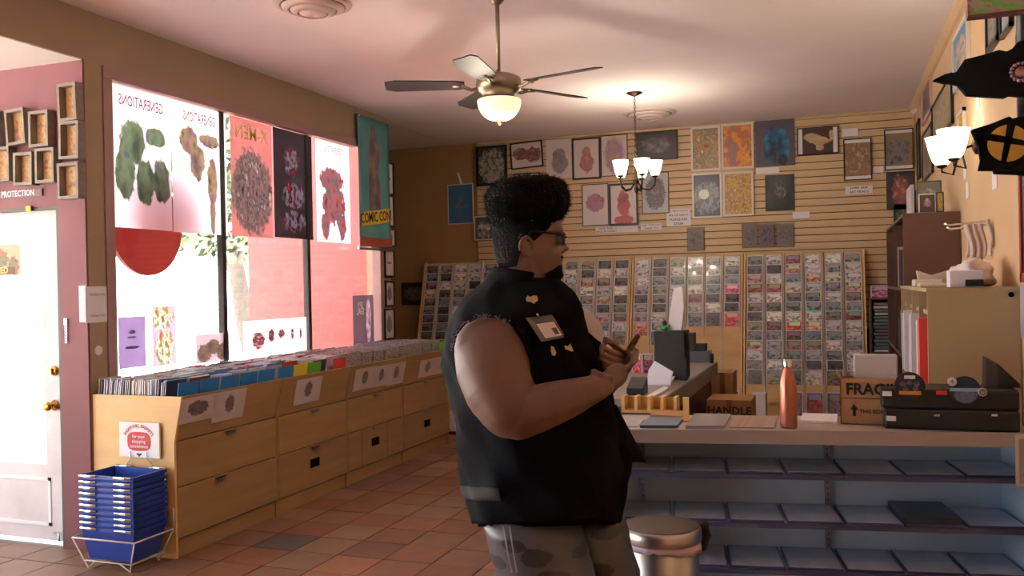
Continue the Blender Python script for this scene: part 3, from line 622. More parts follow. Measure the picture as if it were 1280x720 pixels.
# back issues standing in the bins
cg = G(); cg.box(-.0035, .0035, -.087, .087, 0, .262)
dmat = M['tint']; cme = cg.mesh('back_issue', tinted('bagged_comic_edge', .3, var=.25, scale=12))
cols = {'white': (206, 202, 214), 'pale grey': (166, 162, 176), 'cream': (204, 190, 166), 'dark': (70, 66, 84), 'red': (150, 50, 52), 'purple grey': (112, 104, 130)}
wts = ['white']*9+['pale grey']*6+['cream']*2+['dark']*2+['purple grey']*2+['red']
ordn = ['first', 'second', 'third', 'fourth', 'fifth', 'sixth', 'seventh', 'eighth', 'ninth', 'tenth']
ordn2 = ordn+['eleventh', 'twelfth', 'thirteenth']
rr = random.Random(11)
div = {1: 'blue', 3: 'blue', 4: 'blue', 6: 'yellow', 7: 'green', 9: 'red', 0: 'blue', 2: 'blue', 5: 'blue'}
for i in range(4):
    a, b = cy[i]+.02, cy[i+1]-.02; rw = (b-a)/5
    bulk = G()
    for k in range(5):
        row = i*5+k; yc = a+(k+.5)*rw
        n = 29
        x = XL+.035
        for q in range(n):
            x = XL+.04+q*.0178+rr.uniform(-.002, .002)
            if x > XT-.07: break
            lean = -.16-.12*math.sin(q*.21+row)-(.12 if q > n-6 else 0)+rr.uniform(-.02, .02); z = ZF+.096+rr.uniform(-.008, .012); yaw = rr.uniform(-.03, .03)
            cn = rr.choice(wts) if 6 > row or row > 10 else rr.choice(wts+['red', 'cream', 'red'])
            if i < 2:
                o = bpy.data.objects.new('back_issue', cme); COL.objects.link(o); o.location = (x-.03, yc+rr.uniform(-.003, .003), z); o.rotation_euler = (0, -lean*.5-.0, yaw)
                o.color = rgba([v*rr.uniform(.8, 1.1) for v in lin(cols[cn])])
                tag(o, '%s edged bagged comic filed in the %s row from the door end' % (cn, ordn[row]), 'comic', 'bagged back issues in the nearer bins, row %s' % ordn[row])
            else:
                cs, sn = math.cos(-lean*.5), math.sin(-lean*.5)
                f = lambda p: (x-.03+p[0]*cs+p[2]*sn, yc+p[1], z-p[0]*sn+p[2]*cs)
                bb = G(); bb.box(-.0035, .0035, -.087, .087, 0, .262); bulk.add([f(p) for p in bb.v], bb.f)
        if row in div or row in (19,):
            dc = div.get(row, 'green'); cc = {'blue': (36, 112, 176), 'yellow': (214, 190, 60), 'green': (96, 176, 60), 'red': (190, 50, 44)}[dc]
            for w2_ in range(2 if row < 6 else 1):
                ys = yc+(rw*.0 if w2_ == 0 else .02); xs = XT-.085-.11*w2_
                g = G(); g.box(xs, xs+.004, ys-.088, ys+.088, ZF+.075, ZT+.075+.02*w2_)
                for p in g.v: p.x += (p.z-ZF)*.12
                o = g.build('divider_card', M['tint'], col=lin(cc)); tag(o, '%s divider card %s of the %s row of comics from the door' % (dc, 'at the front' if w2_ == 0 else 'set back', ordn2[row] if row < 13 else 'last'), 'divider card', 'plastic divider cards in the comic bins')
    if bulk.v:
        o = bulk.build('back_issues', art('far_back_issues', (190, 186, 196), [(200, 196, 206), (90, 84, 96), (160, 150, 160), (196, 180, 170), (120, 60, 60)], [], 'y', 26)); o['kind'] = 'stuff'
        tag(o, 'tightly filed bagged comics in the %s cabinet from the door' % ordn[i], 'comics')

# ================================================================== BASKETS
bc = Vector((-3.86, 4.025, 0)); bw, bd = .19, .13   # half sizes (x: width seen, y: depth)
BM = mat('blue_plastic', lin((20, 52, 140)), .35, spec=.5)
ca, sa = math.cos(.0), math.sin(.0)
def bpt(x, y, z): return Vector((bc.x+x, bc.y+y, z))
def basket_parts(t, z, full=False):
    zt, zb = z, z-.18
    g = G(); ro = []
    def ring(hx, hy, zz): return [bpt(*q) for q in ((-hx, -hy, zz), (hx, -hy, zz), (hx, hy, zz), (-hx, hy, zz))]
    rings = [ring(bw-.04, bd-.03, zb), ring(bw-.012, bd-.012, zt), ring(bw+.004, bd+.004, zt), ring(bw+.004, bd+.004, zt-.018), ring(bw-.005, bd-.005, zt-.018), ring(bw-.036, bd-.026, zb-.003)]
    g.loft(rings, cap=False, smooth=False)
    g.add(ring(bw-.04, bd-.03, zb), [(0, 1, 2, 3)])
    g.build('tub', BM, t)
    for sx_ in (-1, 1):
        g = G(); g.tube([bpt(sx_*(bw*.95), -bd-.008, zt-.004), bpt(sx_*(bw*.35), -bd-.008, zt-.004)], .0085, 8); g.build('handle', M['chrome'], t)
        g = G(); g.tube([bpt(sx_*(bw*.95), bd+.006, zt+.0), bpt(sx_*(bw*.35), bd+.006, zt+.0)], .0085, 8); g.build('handle', M['chrome'], t)
zs = [.236+.0327*k for k in range(10)]
for k, z in enumerate(zs):
    lb = 'blue plastic shopping basket, topmost of the stack' if k == 9 else 'blue plastic shopping basket at the very bottom of the stack in the wire stand' if k == 0 else 'blue plastic shopping basket, %s up from the bottom of the stack' % ORD[k]
    t = thing('shopping_basket', lb, 'basket', bpt(0, 0, z-.183), 'stacked blue shopping baskets')
    basket_parts(t, z)
st = thing('basket_stand', 'white wire stand on the tile floor carrying the stack of blue baskets', 'stand', bpt(0, 0, 0))
g = G(); zz = .18
g.tube([bpt(-bw-.03, -bd-.03, zz), bpt(bw+.03, -bd-.03, zz), bpt(bw+.03, bd+.02, zz), bpt(-bw-.03, bd+.02, zz)], .005, 8, closed=True)
g.tube([bpt(-bw+.02, -bd-.0, .048), bpt(bw-.02, -bd-.0, .048), bpt(bw-.02, bd-.0, .048), bpt(-bw+.02, bd-.0, .048)], .004, 8, closed=True); g.build('rail', M['whiteframe'], st)
for sx_ in (-1, 1):
    for sy_ in (-1, 1):
        g = G(); g.tube([bpt(sx_*(bw+.03), sy_*(bd+.0)-(.03 if sy_ < 0 else -.02), zz), bpt(sx_*(bw-.04), sy_*(bd-.02)-.01, .004), bpt(sx_*(bw-.1), sy_*(bd-.0), .048)], .0045, 8); g.build('leg', M['whiteframe'], st)
g = G(); g.tube([bpt(bw+.03, bd+.02, zz), bpt(bw+.03, bd+.02, .3)], .006, 8); g.build('upright', M['whiteframe'], st)
# sign on wire easel
sp = thing('basket_sign', 'white SHOPPING BASKETS sign with a red arrow badge on wire holder', 'sign', bpt(.0, bd+.01, .6))
ys = 4.164
a0, a1, c0, c1 = rect_y(ys, 149, 199, 528, 572)
g = G(); g.box(a0, a1, ys, ys+.012, c0, c1)
g.build('board', M['white'], sp, bev=.002)
cx, cz, ww, hh = (a0+a1)/2, (c0+c1)/2, a1-a0, c1-c0
g = G(); R8 = []
for k in range(24):
    a = 2*PI*k/24; ex = abs(math.cos(a))**.6*math.copysign(1, math.cos(a)); ez = abs(math.sin(a))**.6*math.copysign(1, math.sin(a)); R8.append((cx+ww*.29*ex, ys-.0015, cz-hh*.04+hh*.27*ez))
g.prism(R8, (0, .001, 0)); g.build('red_badge', M['red_ink'], sp)
g = G(); g.prism([(cx-ww*.08, ys-.002, c0+hh*.12), (cx+ww*.08, ys-.002, c0+hh*.12), (cx, ys-.002, c0+hh*.02)], (0, .001, 0)); g.build('arrow_tip', M['ink'], sp)
for k, s in enumerate(('for your', 'shopping', 'convenience')): text(s, sp, (cx, ys-.003, cz+hh*.1-k*hh*.14), .028, M['white_ink'], XA, ZA, bold=.015)
s_ = 'SHOPPING BASKETS'
for k, ch in enumerate(s_):
    if ch == ' ': continue
    a = math.radians(148-116*k/(len(s_)-1)); text(ch, sp, (cx+ww*.4*math.cos(a), ys-.003, cz-hh*.12+hh*.52*math.sin(a)), .027, M['red_ink'], (math.sin(a), 0, -math.cos(a)), (math.cos(a), 0, math.sin(a)), bold=.02)
for sx_ in (-1, 1):
    g = G(); g.tube([(cx+sx_*ww*.2, ys-.006, c0+.035), (cx+sx_*ww*.2, ys-.006, c0-.004), (cx+sx_*ww*.3, ys-.0, c0-.03), (cx+sx_*ww*.36, ys+.004, zs[-1]-.01)], .003, 6); g.build('wire', M['steel'], sp)

# ================================================================== BACK WALL: RACKS AND COMICS
def rack_y(z): return DB-.055-.25*(1.84-z)
racks = [('leftmost', -4.70, -3.355, 7, [11]*7), ('second', -3.345, -2.145, 6, [9, 9, 9, 9, 9, 9]), ('third', -2.135, -.935, 6, [8, 9, 8, 7, 7, 7]), ('rightmost', -.925, .275, 6, [13]*6)]
comg = G(); comg.box(-.084, .084, -.004, 0, 0, .262); cov = comg.mesh('comic', M['cover'])
comh = G(); comh.box(-.084, .084, -.004, 0, .095, .262); covh = comh.mesh('comic', M['cover'])
pal = {'dark red': (128, 44, 48), 'slate blue': (86, 96, 122), 'dark grey': (70, 66, 70), 'pale grey': (170, 164, 168), 'brown': (112, 84, 68), 'olive': (122, 124, 84), 'violet grey': (120, 106, 134), 'cream': (186, 172, 150), 'teal': (72, 120, 120), 'orange': (190, 112, 72), 'black': (44, 40, 46)}
pk = ['dark grey', 'pale grey', 'slate blue', 'brown', 'violet grey', 'cream', 'dark red', 'black', 'olive']+['dark grey', 'pale grey', 'violet grey', 'pale grey']+['teal', 'orange']
pal['bright magenta'] = (214, 70, 140); pal['scarlet'] = (206, 58, 50); pal['green'] = (62, 150, 110)
special = {('third', 5, 3): 'bright magenta', ('third', 5, 6): 'scarlet', ('third', 4, 3): 'teal', ('rightmost', 3, 5): 'green', ('rightmost', 2, 7): 'scarlet', ('rightmost', 0, 3): 'dark red', ('rightmost', 1, 3): 'dark red', ('rightmost', 0, 7): 'olive', ('rightmost', 2, 4): 'slate blue', ('rightmost', 5, 6): 'dark red', ('third', 0, 7): 'orange', ('second', 2, 0): 'olive', ('second', 3, 0): 'olive', ('leftmost', 0, 2): 'dark red'}
rr = random.Random(5); RH = .0985
tilt = math.atan(.25)
for (nm, x0, x1, nc, rows) in racks:
    zt, zb = 1.84, .12
    t = thing('comic_rack', {'leftmost': 'leaning wooden comic rack at the far left end of the row', 'second': 'leaning wooden comic rack directly behind the man', 'third': 'leaning wooden comic rack between the man and the rightmost rack', 'rightmost': 'leaning wooden comic rack at the right end, fullest of the row'}[nm], 'rack', ((x0+x1)/2, rack_y(.1), 0), 'leaning comic racks on the back wall')
    g = G(); P = lambda x, z, o: (x, rack_y(z)+o, z)
    g.prism([P(x0, zb, .0), P(x1, zb, 0), P(x1, zt, 0), P(x0, zt, 0)], (0, .012, 0)); g.build('back_board', M['rackwood'], t)
    for xx in (x0, x1-.016):
        g = G(); g.prism([P(xx, 0, .02), P(xx, 0, -.07), P(xx, zt+.01, -.03), P(xx, zt+.01, .02)], (.016, 0, 0)); g.build('side_panel', M['birch_edge'], t)
    cw = (x1-x0-.03)/nc
    for k in range(1, nc):
        xx = x0+.015+k*cw; g = G(); g.prism([P(xx-.003, zb, -.045), P(xx+.003, zb, -.045), P(xx+.003, zt, -.03), P(xx-.003, zt, -.03)], (0, .05, 0)); g.build('divider', M['whiteframe'], t)
    g = G(); g.box(x0+.016, x1-.016, rack_y(0)-.03, rack_y(.1)+.04, 0, .1); g.build('base', M['rackwood'], t)
    for k in range(nc):
        zlast = zt-.02-rows[k]*RH-.055
        xc = x0+.015+(k+.5)*cw
        g = G(); g.prism([P(xc-cw/2+.004, .3 if nm == 'rightmost' else .12, -.03), P(xc+cw/2-.004, .3 if nm == 'rightmost' else .12, -.03), P(xc+cw/2-.004, zlast, -.03), P(xc-cw/2+.004, zlast, -.03)], (0, .006, 0)); g.build('lower_panel', M['rackwood'], t)
        for r in range(rows[k]):
            last = r == rows[k]-1
            ztop = zt-.02-r*RH; cn = special.get((nm, k, r)) or rr.choice(pk)
            o = bpy.data.objects.new('comic', covh if not last else covh); COL.objects.link(o)
            h_ = .262*math.cos(tilt); zb_ = ztop-h_
            sc = min(1, cw/.2)
            o.location = (xc+rr.uniform(-.004, .004), rack_y(zb_)-.004-.0012*r-.006, zb_); o.rotation_euler = (-tilt, rr.uniform(-.012, .012), 0); o.scale = (sc, 1, 1)
            base = lin(pal[cn]); gy = sum(base)/3; ks = .9 if (nm, k, r) in special else .55; kf = rr.uniform(.85, 1.3); o.color = rgba([min(1, (gy+(v-gy)*ks)*kf+.03) for v in base])
            tag(o, '%s comic, %s row down, %s column from left, %s rack' % (cn, ORD[r], ordn[k], {'leftmost': 'far left', 'second': 'second', 'third': 'third', 'rightmost': 'rightmost'}[nm]), 'comic', 'comics displayed on the wall racks')
    for k in range(nc):
        xc = x0+.015+(k+.5)*cw
        if nm == 'rightmost' and k >= 2 or nm == 'third' and k == 5:
            g = G(); g.box(xc-.084, xc+.084, -.004, 0, 0, 0)
            zb_ = .17; o = bpy.data.objects.new('comic', cov); COL.objects.link(o); o.location = (xc, rack_y(zb_)-.045, zb_); o.rotation_euler = (-tilt, 0, 0)
            o.color = rgba(lin((150, 60, 56)) if k % 2 else lin((120, 90, 110))); tag(o, 'comic in the bottom pocket, %s column of the %s rack' % (ordn[k], nm), 'comic', 'comics in the bottom pockets')

# ================================================================== PICTURES ON THE BACK WALL
YB = DB-.016
def pic(x0, x1, ya_, yb_, fr, artm, label, fw=.022, group='framed prints on the slatwall', depth=.02, name='framed_picture', cat='picture', mat_w=0, ang=0, bars=None):
    a0, a1, c0, c1 = rect_y(YB-depth, x0, x1, ya_, yb_); cx, cz = (a0+a1)/2, (c0+c1)/2; w_, h_ = a1-a0, c1-c0
    t = thing(name, label, cat, (cx, YB-depth/2, c0), group)
    if fr is None:
        g = G(); g.box(a0, a1, YB-.006, YB-.001, c0, c1); g.build('print', artm, t); return t, (a0, a1, c0, c1)
    o_ = rotrect(cx, cz, w_, h_, ang); i_ = rotrect(cx, cz, w_-2*fw, h_-2*fw, ang)
    g = G(); vs = [(p[0], y, p[1]) for y in (YB-depth, YB-.001) for p in o_+i_]; fs = []
    for k in range(4):
        n = (k+1) % 4; fs += [(k, n, 4+n, 4+k), (8+k, 12+k, 12+n, 8+n), (k, 8+k, 8+n, n), (4+k, 4+n, 12+n, 12+k)]
    g.add(vs, fs); g.build('frame', fr, t)
    g = G(); g.prism([(p[0], YB-depth*.45, p[1]) for p in i_], (0, .006, 0)); g.build('print', artm, t)
    if bars:
        for q in bars:
            g = G(); g.box(a0+fw+q[0]*(w_-2*fw), a0+fw+q[1]*(w_-2*fw), YB-depth*.45-.002, YB-depth*.45, c0+fw+q[2]*(h_-2*fw), c0+fw+q[3]*(h_-2*fw)); g.build('mount_strip', M['paper'], t)
    return t, (a0, a1, c0, c1)
BF, WF = M['blackframe'], M['whiteframe']
pap = (204, 192, 192)
pic(594.8, 633.5, 182, 232, BF, art('a1', (56, 54, 52), [(40, 40, 40), (120, 118, 108), (170, 168, 158), (60, 58, 54)], [(.5, .5, .5, .5)], 'x', 9, seed=1), 'thick black framed grey detailed print, leftmost on the slatwall', .03)
pic(638, 678, 177, 210, BF, art('a2', pap, [(150, 90, 90), (110, 70, 76), (170, 120, 110)], [(.3, .55, .25, .25), (.7, .5, .25, .3)], 'x', 6, seed=2), 'thin black framed landscape print with rusty red shapes, slightly tilted', .014, ang=.05)
pic(643, 675, 216, 246, BF, art('a3', pap, [(150, 140, 140), (120, 110, 110)], [(.5, .4, .3, .3)], 'x', 6, seed=3), 'thin black frame half hidden behind the tall hair', .014)
pic(682.5, 714.5, 174, 223, WF, art('a4', pap, [(110, 104, 110), (140, 134, 138), (96, 92, 104)], [(.5, .4, .33, .28), (.5, .6, .25, .18)], 'x', 4, seed=4), 'white unframed print of a rounded grey shape', .006, depth=.012)
pic(715, 750.5, 172, 224, BF, art('a5', pap, [(180, 110, 110), (150, 96, 100), (190, 140, 130)], [(.5, .38, .28, .24), (.5, .68, .16, .14)], 'x', 5, seed=5), 'black framed print of a stacked pink red form', .02)
pic(751, 784.5, 168.5, 220, BF, art('a6', pap, [(130, 134, 160), (170, 130, 150), (170, 160, 110)], [(.5, .5, .4, .42)], 'x', 6, seed=6, edge=.3), 'thin framed pastel blue and pink print, behind the chandelier', .008, depth=.012)
pic(793.5, 847, 164, 200, BF, art('a7', (56, 50, 56), [(130, 126, 132), (88, 82, 88), (60, 56, 60)], [(.5, .55, .36, .32)], 'x', 6, seed=7), 'landscape black frame holding a dark grey print, behind the chandelier', .016)
pic(727.5, 760.5, 230, 282, BF, art('a8', pap, [(80, 76, 120), (170, 110, 120), (130, 120, 150)], [(.5, .55, .36, .22)], 'x', 6, seed=8), 'thin black framed white print with a violet and pink shape', .008, depth=.012)
pic(761, 797.5, 229, 281.5, BF, art('a9', pap, [(150, 60, 66), (170, 74, 80), (80, 56, 60)], [(.5, .5, .25, .34), (.5, .1, .36, .12)], 'x', 4, seed=9), 'thick black framed white print with a deep red oval, below the chandelier', .022)
pic(802, 836, 215.5, 267, BF, art('a10', (178, 174, 176), [(110, 108, 116), (80, 76, 84), (150, 130, 140)], [(.5, .5, .4, .4)], 'x', 9, seed=10), 'thin black framed busy grey print right of the chandelier', .008, depth=.012)
pic(863.5, 900.5, 158, 213.5, WF, art('a11', (150, 110, 70), [(110, 60, 40), (180, 140, 90), (90, 96, 76), (200, 190, 160)], [(.5, .5, .6, .6)], 'x', 6, seed=11), 'white edged poster in rust and olive tones, upper left of the four')
pic(901.5, 942, 154, 211, WF, art('a12', (190, 120, 50), [(110, 50, 40), (220, 150, 50), (170, 90, 60), (110, 130, 150)], [(.5, .5, .6, .6)], 'x', 4, seed=12), 'white edged fiery orange poster, upper right of the four')
mt, _ = pic(865, 902.5, 216, 272.5, WF, art('a13', (36, 48, 70), [(30, 36, 56), (140, 150, 160), (60, 70, 90), (150, 80, 40)], [(.5, .45, .5, .4)], 'x', 6, seed=13), 'white edged dark blue poster with a pale moon, lower left of the four')
c = aty(YB-.016, 880, 243)
g = G(); g.lathe([(.055, 0), (.055, .001)], (c.x, YB-.012, c.z), 24, axis=(0, -1, 0), smooth=False); g.build('moon', mat('moon_print', lin((225, 235, 215)), .5), mt)
pic(903.5, 942, 214.5, 270, WF, art('a14', (180, 140, 60), [(80, 40, 50), (200, 160, 70), (130, 90, 60), (220, 200, 150)], [(.5, .5, .6, .6)], 'x', 7, seed=14), 'white edged yellow and maroon poster, lower right of the four')
pic(944, 993.5, 149.5, 207.5, None, art('a15', (78, 70, 82), [(28, 22, 30), (20, 16, 24), (30, 90, 130), (60, 130, 160)], [(.4, .45, .18, .42), (.7, .42, .17, .4)], 'x', 3, seed=15), 'large unframed dark poster with black and blue figures')
pic(956.5, 993, 218, 263.5, None, art('a16', (60, 64, 58), [(150, 150, 140), (40, 40, 38), (110, 112, 104)], [(.5, .6, .2, .25)], 'x', 4, seed=16, bg2=(28, 28, 28)), 'unframed dark green grey portrait print')
pic(996, 1048.5, 158.5, 193, BF, art('a17', (62, 44, 38), [(170, 140, 110), (190, 164, 134)], [(.35, .65, .22, .16), (.55, .5, .26, .16), (.55, .25, .1, .16), (.85, .7, .07, .2)], 'x', 5, seed=17), 'black framed landscape print of a tan dinosaur-like shape on brown', .012, bars=[(0, .11, 0, 1), (.89, 1, 0, 1)])
pic(1054.5, 1089.5, 173, 225, BF, art('a18', (140, 110, 84), [(170, 150, 126), (120, 90, 70), (150, 120, 90)], [(.5, .5, .5, .5)], 'x', 6, seed=18), 'black framed tan print with white strips top and bottom', .01, bars=[(0, 1, 0, .08), (0, 1, .92, 1)])
pic(1105.5, 1142, 161, 212, BF, art('a19', (130, 110, 80), [(90, 84, 84), (120, 112, 110), (70, 62, 60)], [(.5, .4, .45, .4)], 'x', 5, seed=19), 'framed grey and ochre print high in the right corner', .01, bars=[(0, 1, 0, .08), (0, 1, .92, 1)])
pic(1108, 1144, 214, 262, None, art('a20', (56, 48, 52), [(150, 140, 134), (130, 60, 50), (80, 84, 84)], [(.5, .5, .3, .4)], 'x', 6, seed=20), 'unframed dark poster with a pale and red figure in the right corner')
pic(1117, 1140, 255, 287, None, art('a21', (40, 46, 46), [(90, 100, 100), (50, 60, 60), (120, 124, 120)], [(.5, .6, .4, .4)], 'x', 6, seed=21), 'small dark poster partly under the corner poster, above the shelving')
# tags
def tagcard(x0, x1, ya_, yb_, label, lines=2, words=None):
    a0, a1, c0, c1 = rect_y(YB-.004, x0, x1, ya_, yb_)
    g = G(); g.box(a0, a1, YB-.004, YB-.002, c0, c1); o = g.build('label_card', M['paper']); tag(o, label, 'label', 'white label cards on the slatwall')
    if words:
        n = len(words)
        for k, s in enumerate(words): text(s, o, ((a0+a1)/2, YB-.0045, c1-(c1-c0)*(k+.5)/n), min(.8*(c1-c0)/n, 1.5*(a1-a0)/len(s)), M['ink'], XA, ZA, bold=.01)
tagcard(744.5, 770, 283.5, 291.5, 'white card with two bold lines under the violet print', words=['LOOK WHO', 'BACK IN TOWN'])
tagcard(770.5, 797.5, 282.5, 290, 'blank lavender card under the red oval print')
tagcard(801, 827, 279.5, 287, 'white card with two bold lines under the busy grey print', words=['HARD COVER ONLY', 'THANK YOU'])
tagcard(833, 863.5, 261, 282.5, 'largest white card, several printed lines, glossy tape on top', words=['ALL ITEMS ON THIS WALL', 'ARE FOR DISPLAY', 'PLEASE ASK', 'STAFF'])
tagcard(945, 974, 209.5, 217, 'white card directly beneath the large black and blue poster')
tagcard(1052.5, 1072.5, 160.5, 170, 'white card above the tan framed print')
tagcard(1091.5, 1104, 208, 216, 'tiny white card right of the tan framed print')
tagcard(1056.5, 1091, 232, 242.5, 'lavender card with two lines beneath the tan framed print', words=['DARK SIDE', 'ART PRINTS'])
tagcard(990.5, 1012, 264.5, 273, 'white card lower right of the green grey portrait')
def bagged(x0, x1, ya_, yb_, cc, label):
    a0, a1, c0, c1 = rect_y(YB-.02, x0, x1, ya_, yb_)
    t = thing('bagged_comic', label, 'comic', ((a0+a1)/2, YB-.01, c0), 'bagged comics hung on the slatwall')
    g = G(); g.box(a0+.012, a1-.012, YB-.012, YB-.004, c0+.012, c1-.02); g.build('cover', art('bag'+label[:24], cc, [tuple(max(0, v-50) for v in cc), tuple(min(255, v+20) for v in cc)], [(.5, .5, .4, .4)], 'x', 6, seed=x0), t)
    g = G(); g.box(a0, a1, YB-.016, YB-.014, c0, c1); g.build('sleeve', M['clear'], t)
bagged(858.5, 881, 284, 313.5, (184, 180, 170), 'bagged grey comic alone above the third rack')
bagged(927, 947.5, 279.5, 310, (180, 172, 170), 'left bagged comic of the three hung together')
bagged(948, 969.5, 279, 309.5, (160, 148, 154), 'middle bagged comic of the three, violet grey')
bagged(970, 993.5, 278.5, 309, (176, 168, 162), 'right bagged comic of the three, with pale corner')
# tan wall left: blue poster, tape, frame with painted glare, dark poster
YB0 = YB; YB = DB+.022
pic(559.5, 591.5, 230, 280, WF, art('b1', (62, 110, 150), [(30, 40, 60), (120, 130, 140), (40, 60, 80)], [(.5, .45, .28, .06), (.5, .55, .06, .2)], 'x', 5, seed=31), 'blue poster in a pale sleeve on the tan wall', .01, depth=.012, name='poster', cat='poster')
c = aty(DB+.02, 575, 223)
g = G(); g.prism([(c.x-.04, YB-.003, c.z+.07), (c.x-.015, YB-.003, c.z+.075), (c.x+.03, YB-.003, c.z-.07), (c.x+.005, YB-.003, c.z-.07)], (0, .002, 0)); o = g.build('tape_strip', M['paper']); tag(o, 'slanted white strip of tape above the blue poster', 'tape')
pic(501, 534.5, 353, 381.5, None, art('b2', (34, 30, 32), [(120, 112, 108), (70, 64, 62)], [(.5, .5, .4, .3)], 'x', 9, seed=32), 'dark landscape poster low on the tan wall beside the leftmost rack', name='poster', cat='poster')
YB = YB0
pic(592.5, 617, 270, 300, WF, art('b3', (90, 84, 80), [(50, 46, 46), (130, 124, 120), (230, 224, 220)], [(.5, .4, .4, .4)], 'x', 5, seed=33), 'small pale framed picture with glare, behind the man\'s head', .012)  # near-white patches in the print stand for glare on its glass

# ================================================================== CEILING THINGS
def vent(c, r, label, k=1):
    t = thing('ceiling_vent', label, 'vent', (c.x, c.y, H), 'round ceiling vents')
    for i, (ra, rb, z0, z1) in enumerate(((1.0, .84, 0, .02), (.8, .62, .02, .045), (.58, .4, .035, .065), (.36, .02, .05, .08))):
        g = G(); g.lathe([(r*ra, -z0), (r*ra*.98, -z0-.008), (r*rb, -z1), (r*rb*.96, -z1+.006), (r*ra*.9, -z0+.004 if z0 else -.002)], (c.x, c.y, H), 40, cap=i == 3)
        g.build('ring', mat('vent_grey', lin((206, 190, 186)), .5) if 'vent_grey' not in bpy.data.materials else bpy.data.materials['vent_grey'], t)
    g = G(); g.lathe([(r*.95, -.002), (r*.95, -.003)], (c.x, c.y, H), 32); g.build('duct', mat('duct_dark', lin((96, 84, 84)), .8) if 'duct_dark' not in bpy.data.materials else bpy.data.materials['duct_dark'], t)
vent(atz(H, 391, 5), .235, 'large round ceiling vent nearest the camera, above the window')
vent(atz(H, 812, 141), .27, 'round ceiling vent behind the chandelier, farther from the camera')
# fan
fc = Vector((-1.83, 4.87, 2.715))
fan = thing('ceiling_fan', 'ceiling fan with five dark blades and a glowing glass bowl', 'fan', (fc.x, fc.y, H))
g = G(); g.tube([(fc.x, fc.y, H-.02), (fc.x, fc.y, fc.z+.06)], .0125, 12); g.build('downrod', M['pewter'], fan)
g = G(); g.lathe([(.06, 0), (.065, -.02), (.03, -.07), (.015, -.08)], (fc.x, fc.y, H), 24); g.build('canopy', M['pewter'], fan)
g = G(); g.lathe([(.012, .075), (.09, .065), (.128, .045), (.135, .0), (.12, -.03), (.1, -.045), (.09, -.06), (.11, -.075), (.12, -.085)], fc, 32); g.build('motor', M['pewter'], fan)
prof = [(.128*math.cos(a*PI/2/9)**.8 if a < 9 else .008, -.085-.115*math.sin(a*PI/2/9)) for a in range(10)]
g = G(); g.lathe([(.125, -.08)]+prof, fc, 32); g.build('glass_bowl', M['globe'], fan)
g = G(); g.lathe([(.004, -.225), (.012, -.215), (.014, -.205), (.02, -.2), (.022, -.195)], fc, 16); g.build('finial', M['brass'], fan)
fm = mat('dark_walnut_blade', lin((34, 22, 22)), .65, var=.15, scale=20)
cr_ = Vector((_cy, _sy, 0)); cf_ = Vector((-_sy, _cy, 0))
for k in range(5):
    a = math.radians(-34+72*k); d = cr_*math.cos(a)+cf_*math.sin(a); s = ZA.cross(d)
    g = G(); pts = []; n = 9
    top = []; bot = []
    for i in range(n):
        t_ = i/(n-1); x = .2+.46*t_; wd = .055+.018*t_ if i < n-1 else .05
        if i == 0: wd = .045
        tw = .2
        for sd in (-1, 1): top.append(fc+d*x+s*wd*sd*math.cos(tw)+ZA*(.012+wd*sd*math.sin(tw)))
    vs = top+[p-ZA*.007 for p in top]; m_ = len(top); fs = []
    for i in range(n-1): fs += [(2*i, 2*i+1, 2*i+3, 2*i+2), (m_+2*i, m_+2*i+2, m_+2*i+3, m_+2*i+1), (2*i, 2*i+2, m_+2*i+2, m_+2*i), (2*i+1, m_+2*i+1, m_+2*i+3, 2*i+3)]
    fs += [(0, m_, m_+1, 1), (2*n-2, 2*n-1, m_+2*n-1, m_+2*n-2)]
    g.add(vs, fs); g.build('blade', fm, fan)
    g = G(); g.tube([fc+d*.1-ZA*.01, fc+d*.16-ZA*.02, fc+d*.21+ZA*.0, fc+d*.27+ZA*.004], [.014, .01, .012, .008], 8); g.tube([fc+d*.21+s*.04, fc+d*.21-s*.04], .006, 6); g.build('blade_bracket', M['pewter'], fan)
def bulb(loc, power, col=(1, .86, .68), r=.04):
    l = bpy.data.lights.new('bulb', 'POINT'); l.energy = power; l.color = col; l.shadow_soft_size = r
    o = bpy.data.objects.new('bulb', l); COL.objects.link(o); o.location = loc; return o
bulb(fc+Vector((0, 0, -.27)), 26)
# chandelier
cc_ = atz(H, 793, 116); d_ = (cc_-EYE).dot(FWD); bz = cp(800, 232, d_).z; sz = cp(797, 203, d_).z
ch = thing('chandelier', 'bronze chandelier with glowing bell glass shades on a chain', 'chandelier', (cc_.x, cc_.y, H))
g = G(); g.lathe([(.005, -.035), (.02, -.03), (.075, -.005), (.075, 0)], (cc_.x, cc_.y, H), 24); g.build('canopy', M['bronze'], ch)
g = G(); n = 22; z = H-.035; L_ = (H-.035-(bz+.25))/n
for k in range(n):
    zc_ = z-(k+.5)*L_; ax = XA if k % 2 else YA
    g.tube([Vector((cc_.x, cc_.y, zc_))+ax*.009*math.cos(q*PI/3)+ZA*(L_*.62)*math.sin(q*PI/3) for q in range(6)], .0028, 5, closed=True)
g.build('chain', M['bronze'], ch, kind='stuff')
g = G(); g.lathe([(.004, -.08), (.012, -.06), (.02, -.03), (.012, 0), (.028, .03), (.016, .06), (.01, .2), (.016, .23), (.006, .26)], (cc_.x, cc_.y, bz), 16); g.build('stem', M['bronze'], ch)
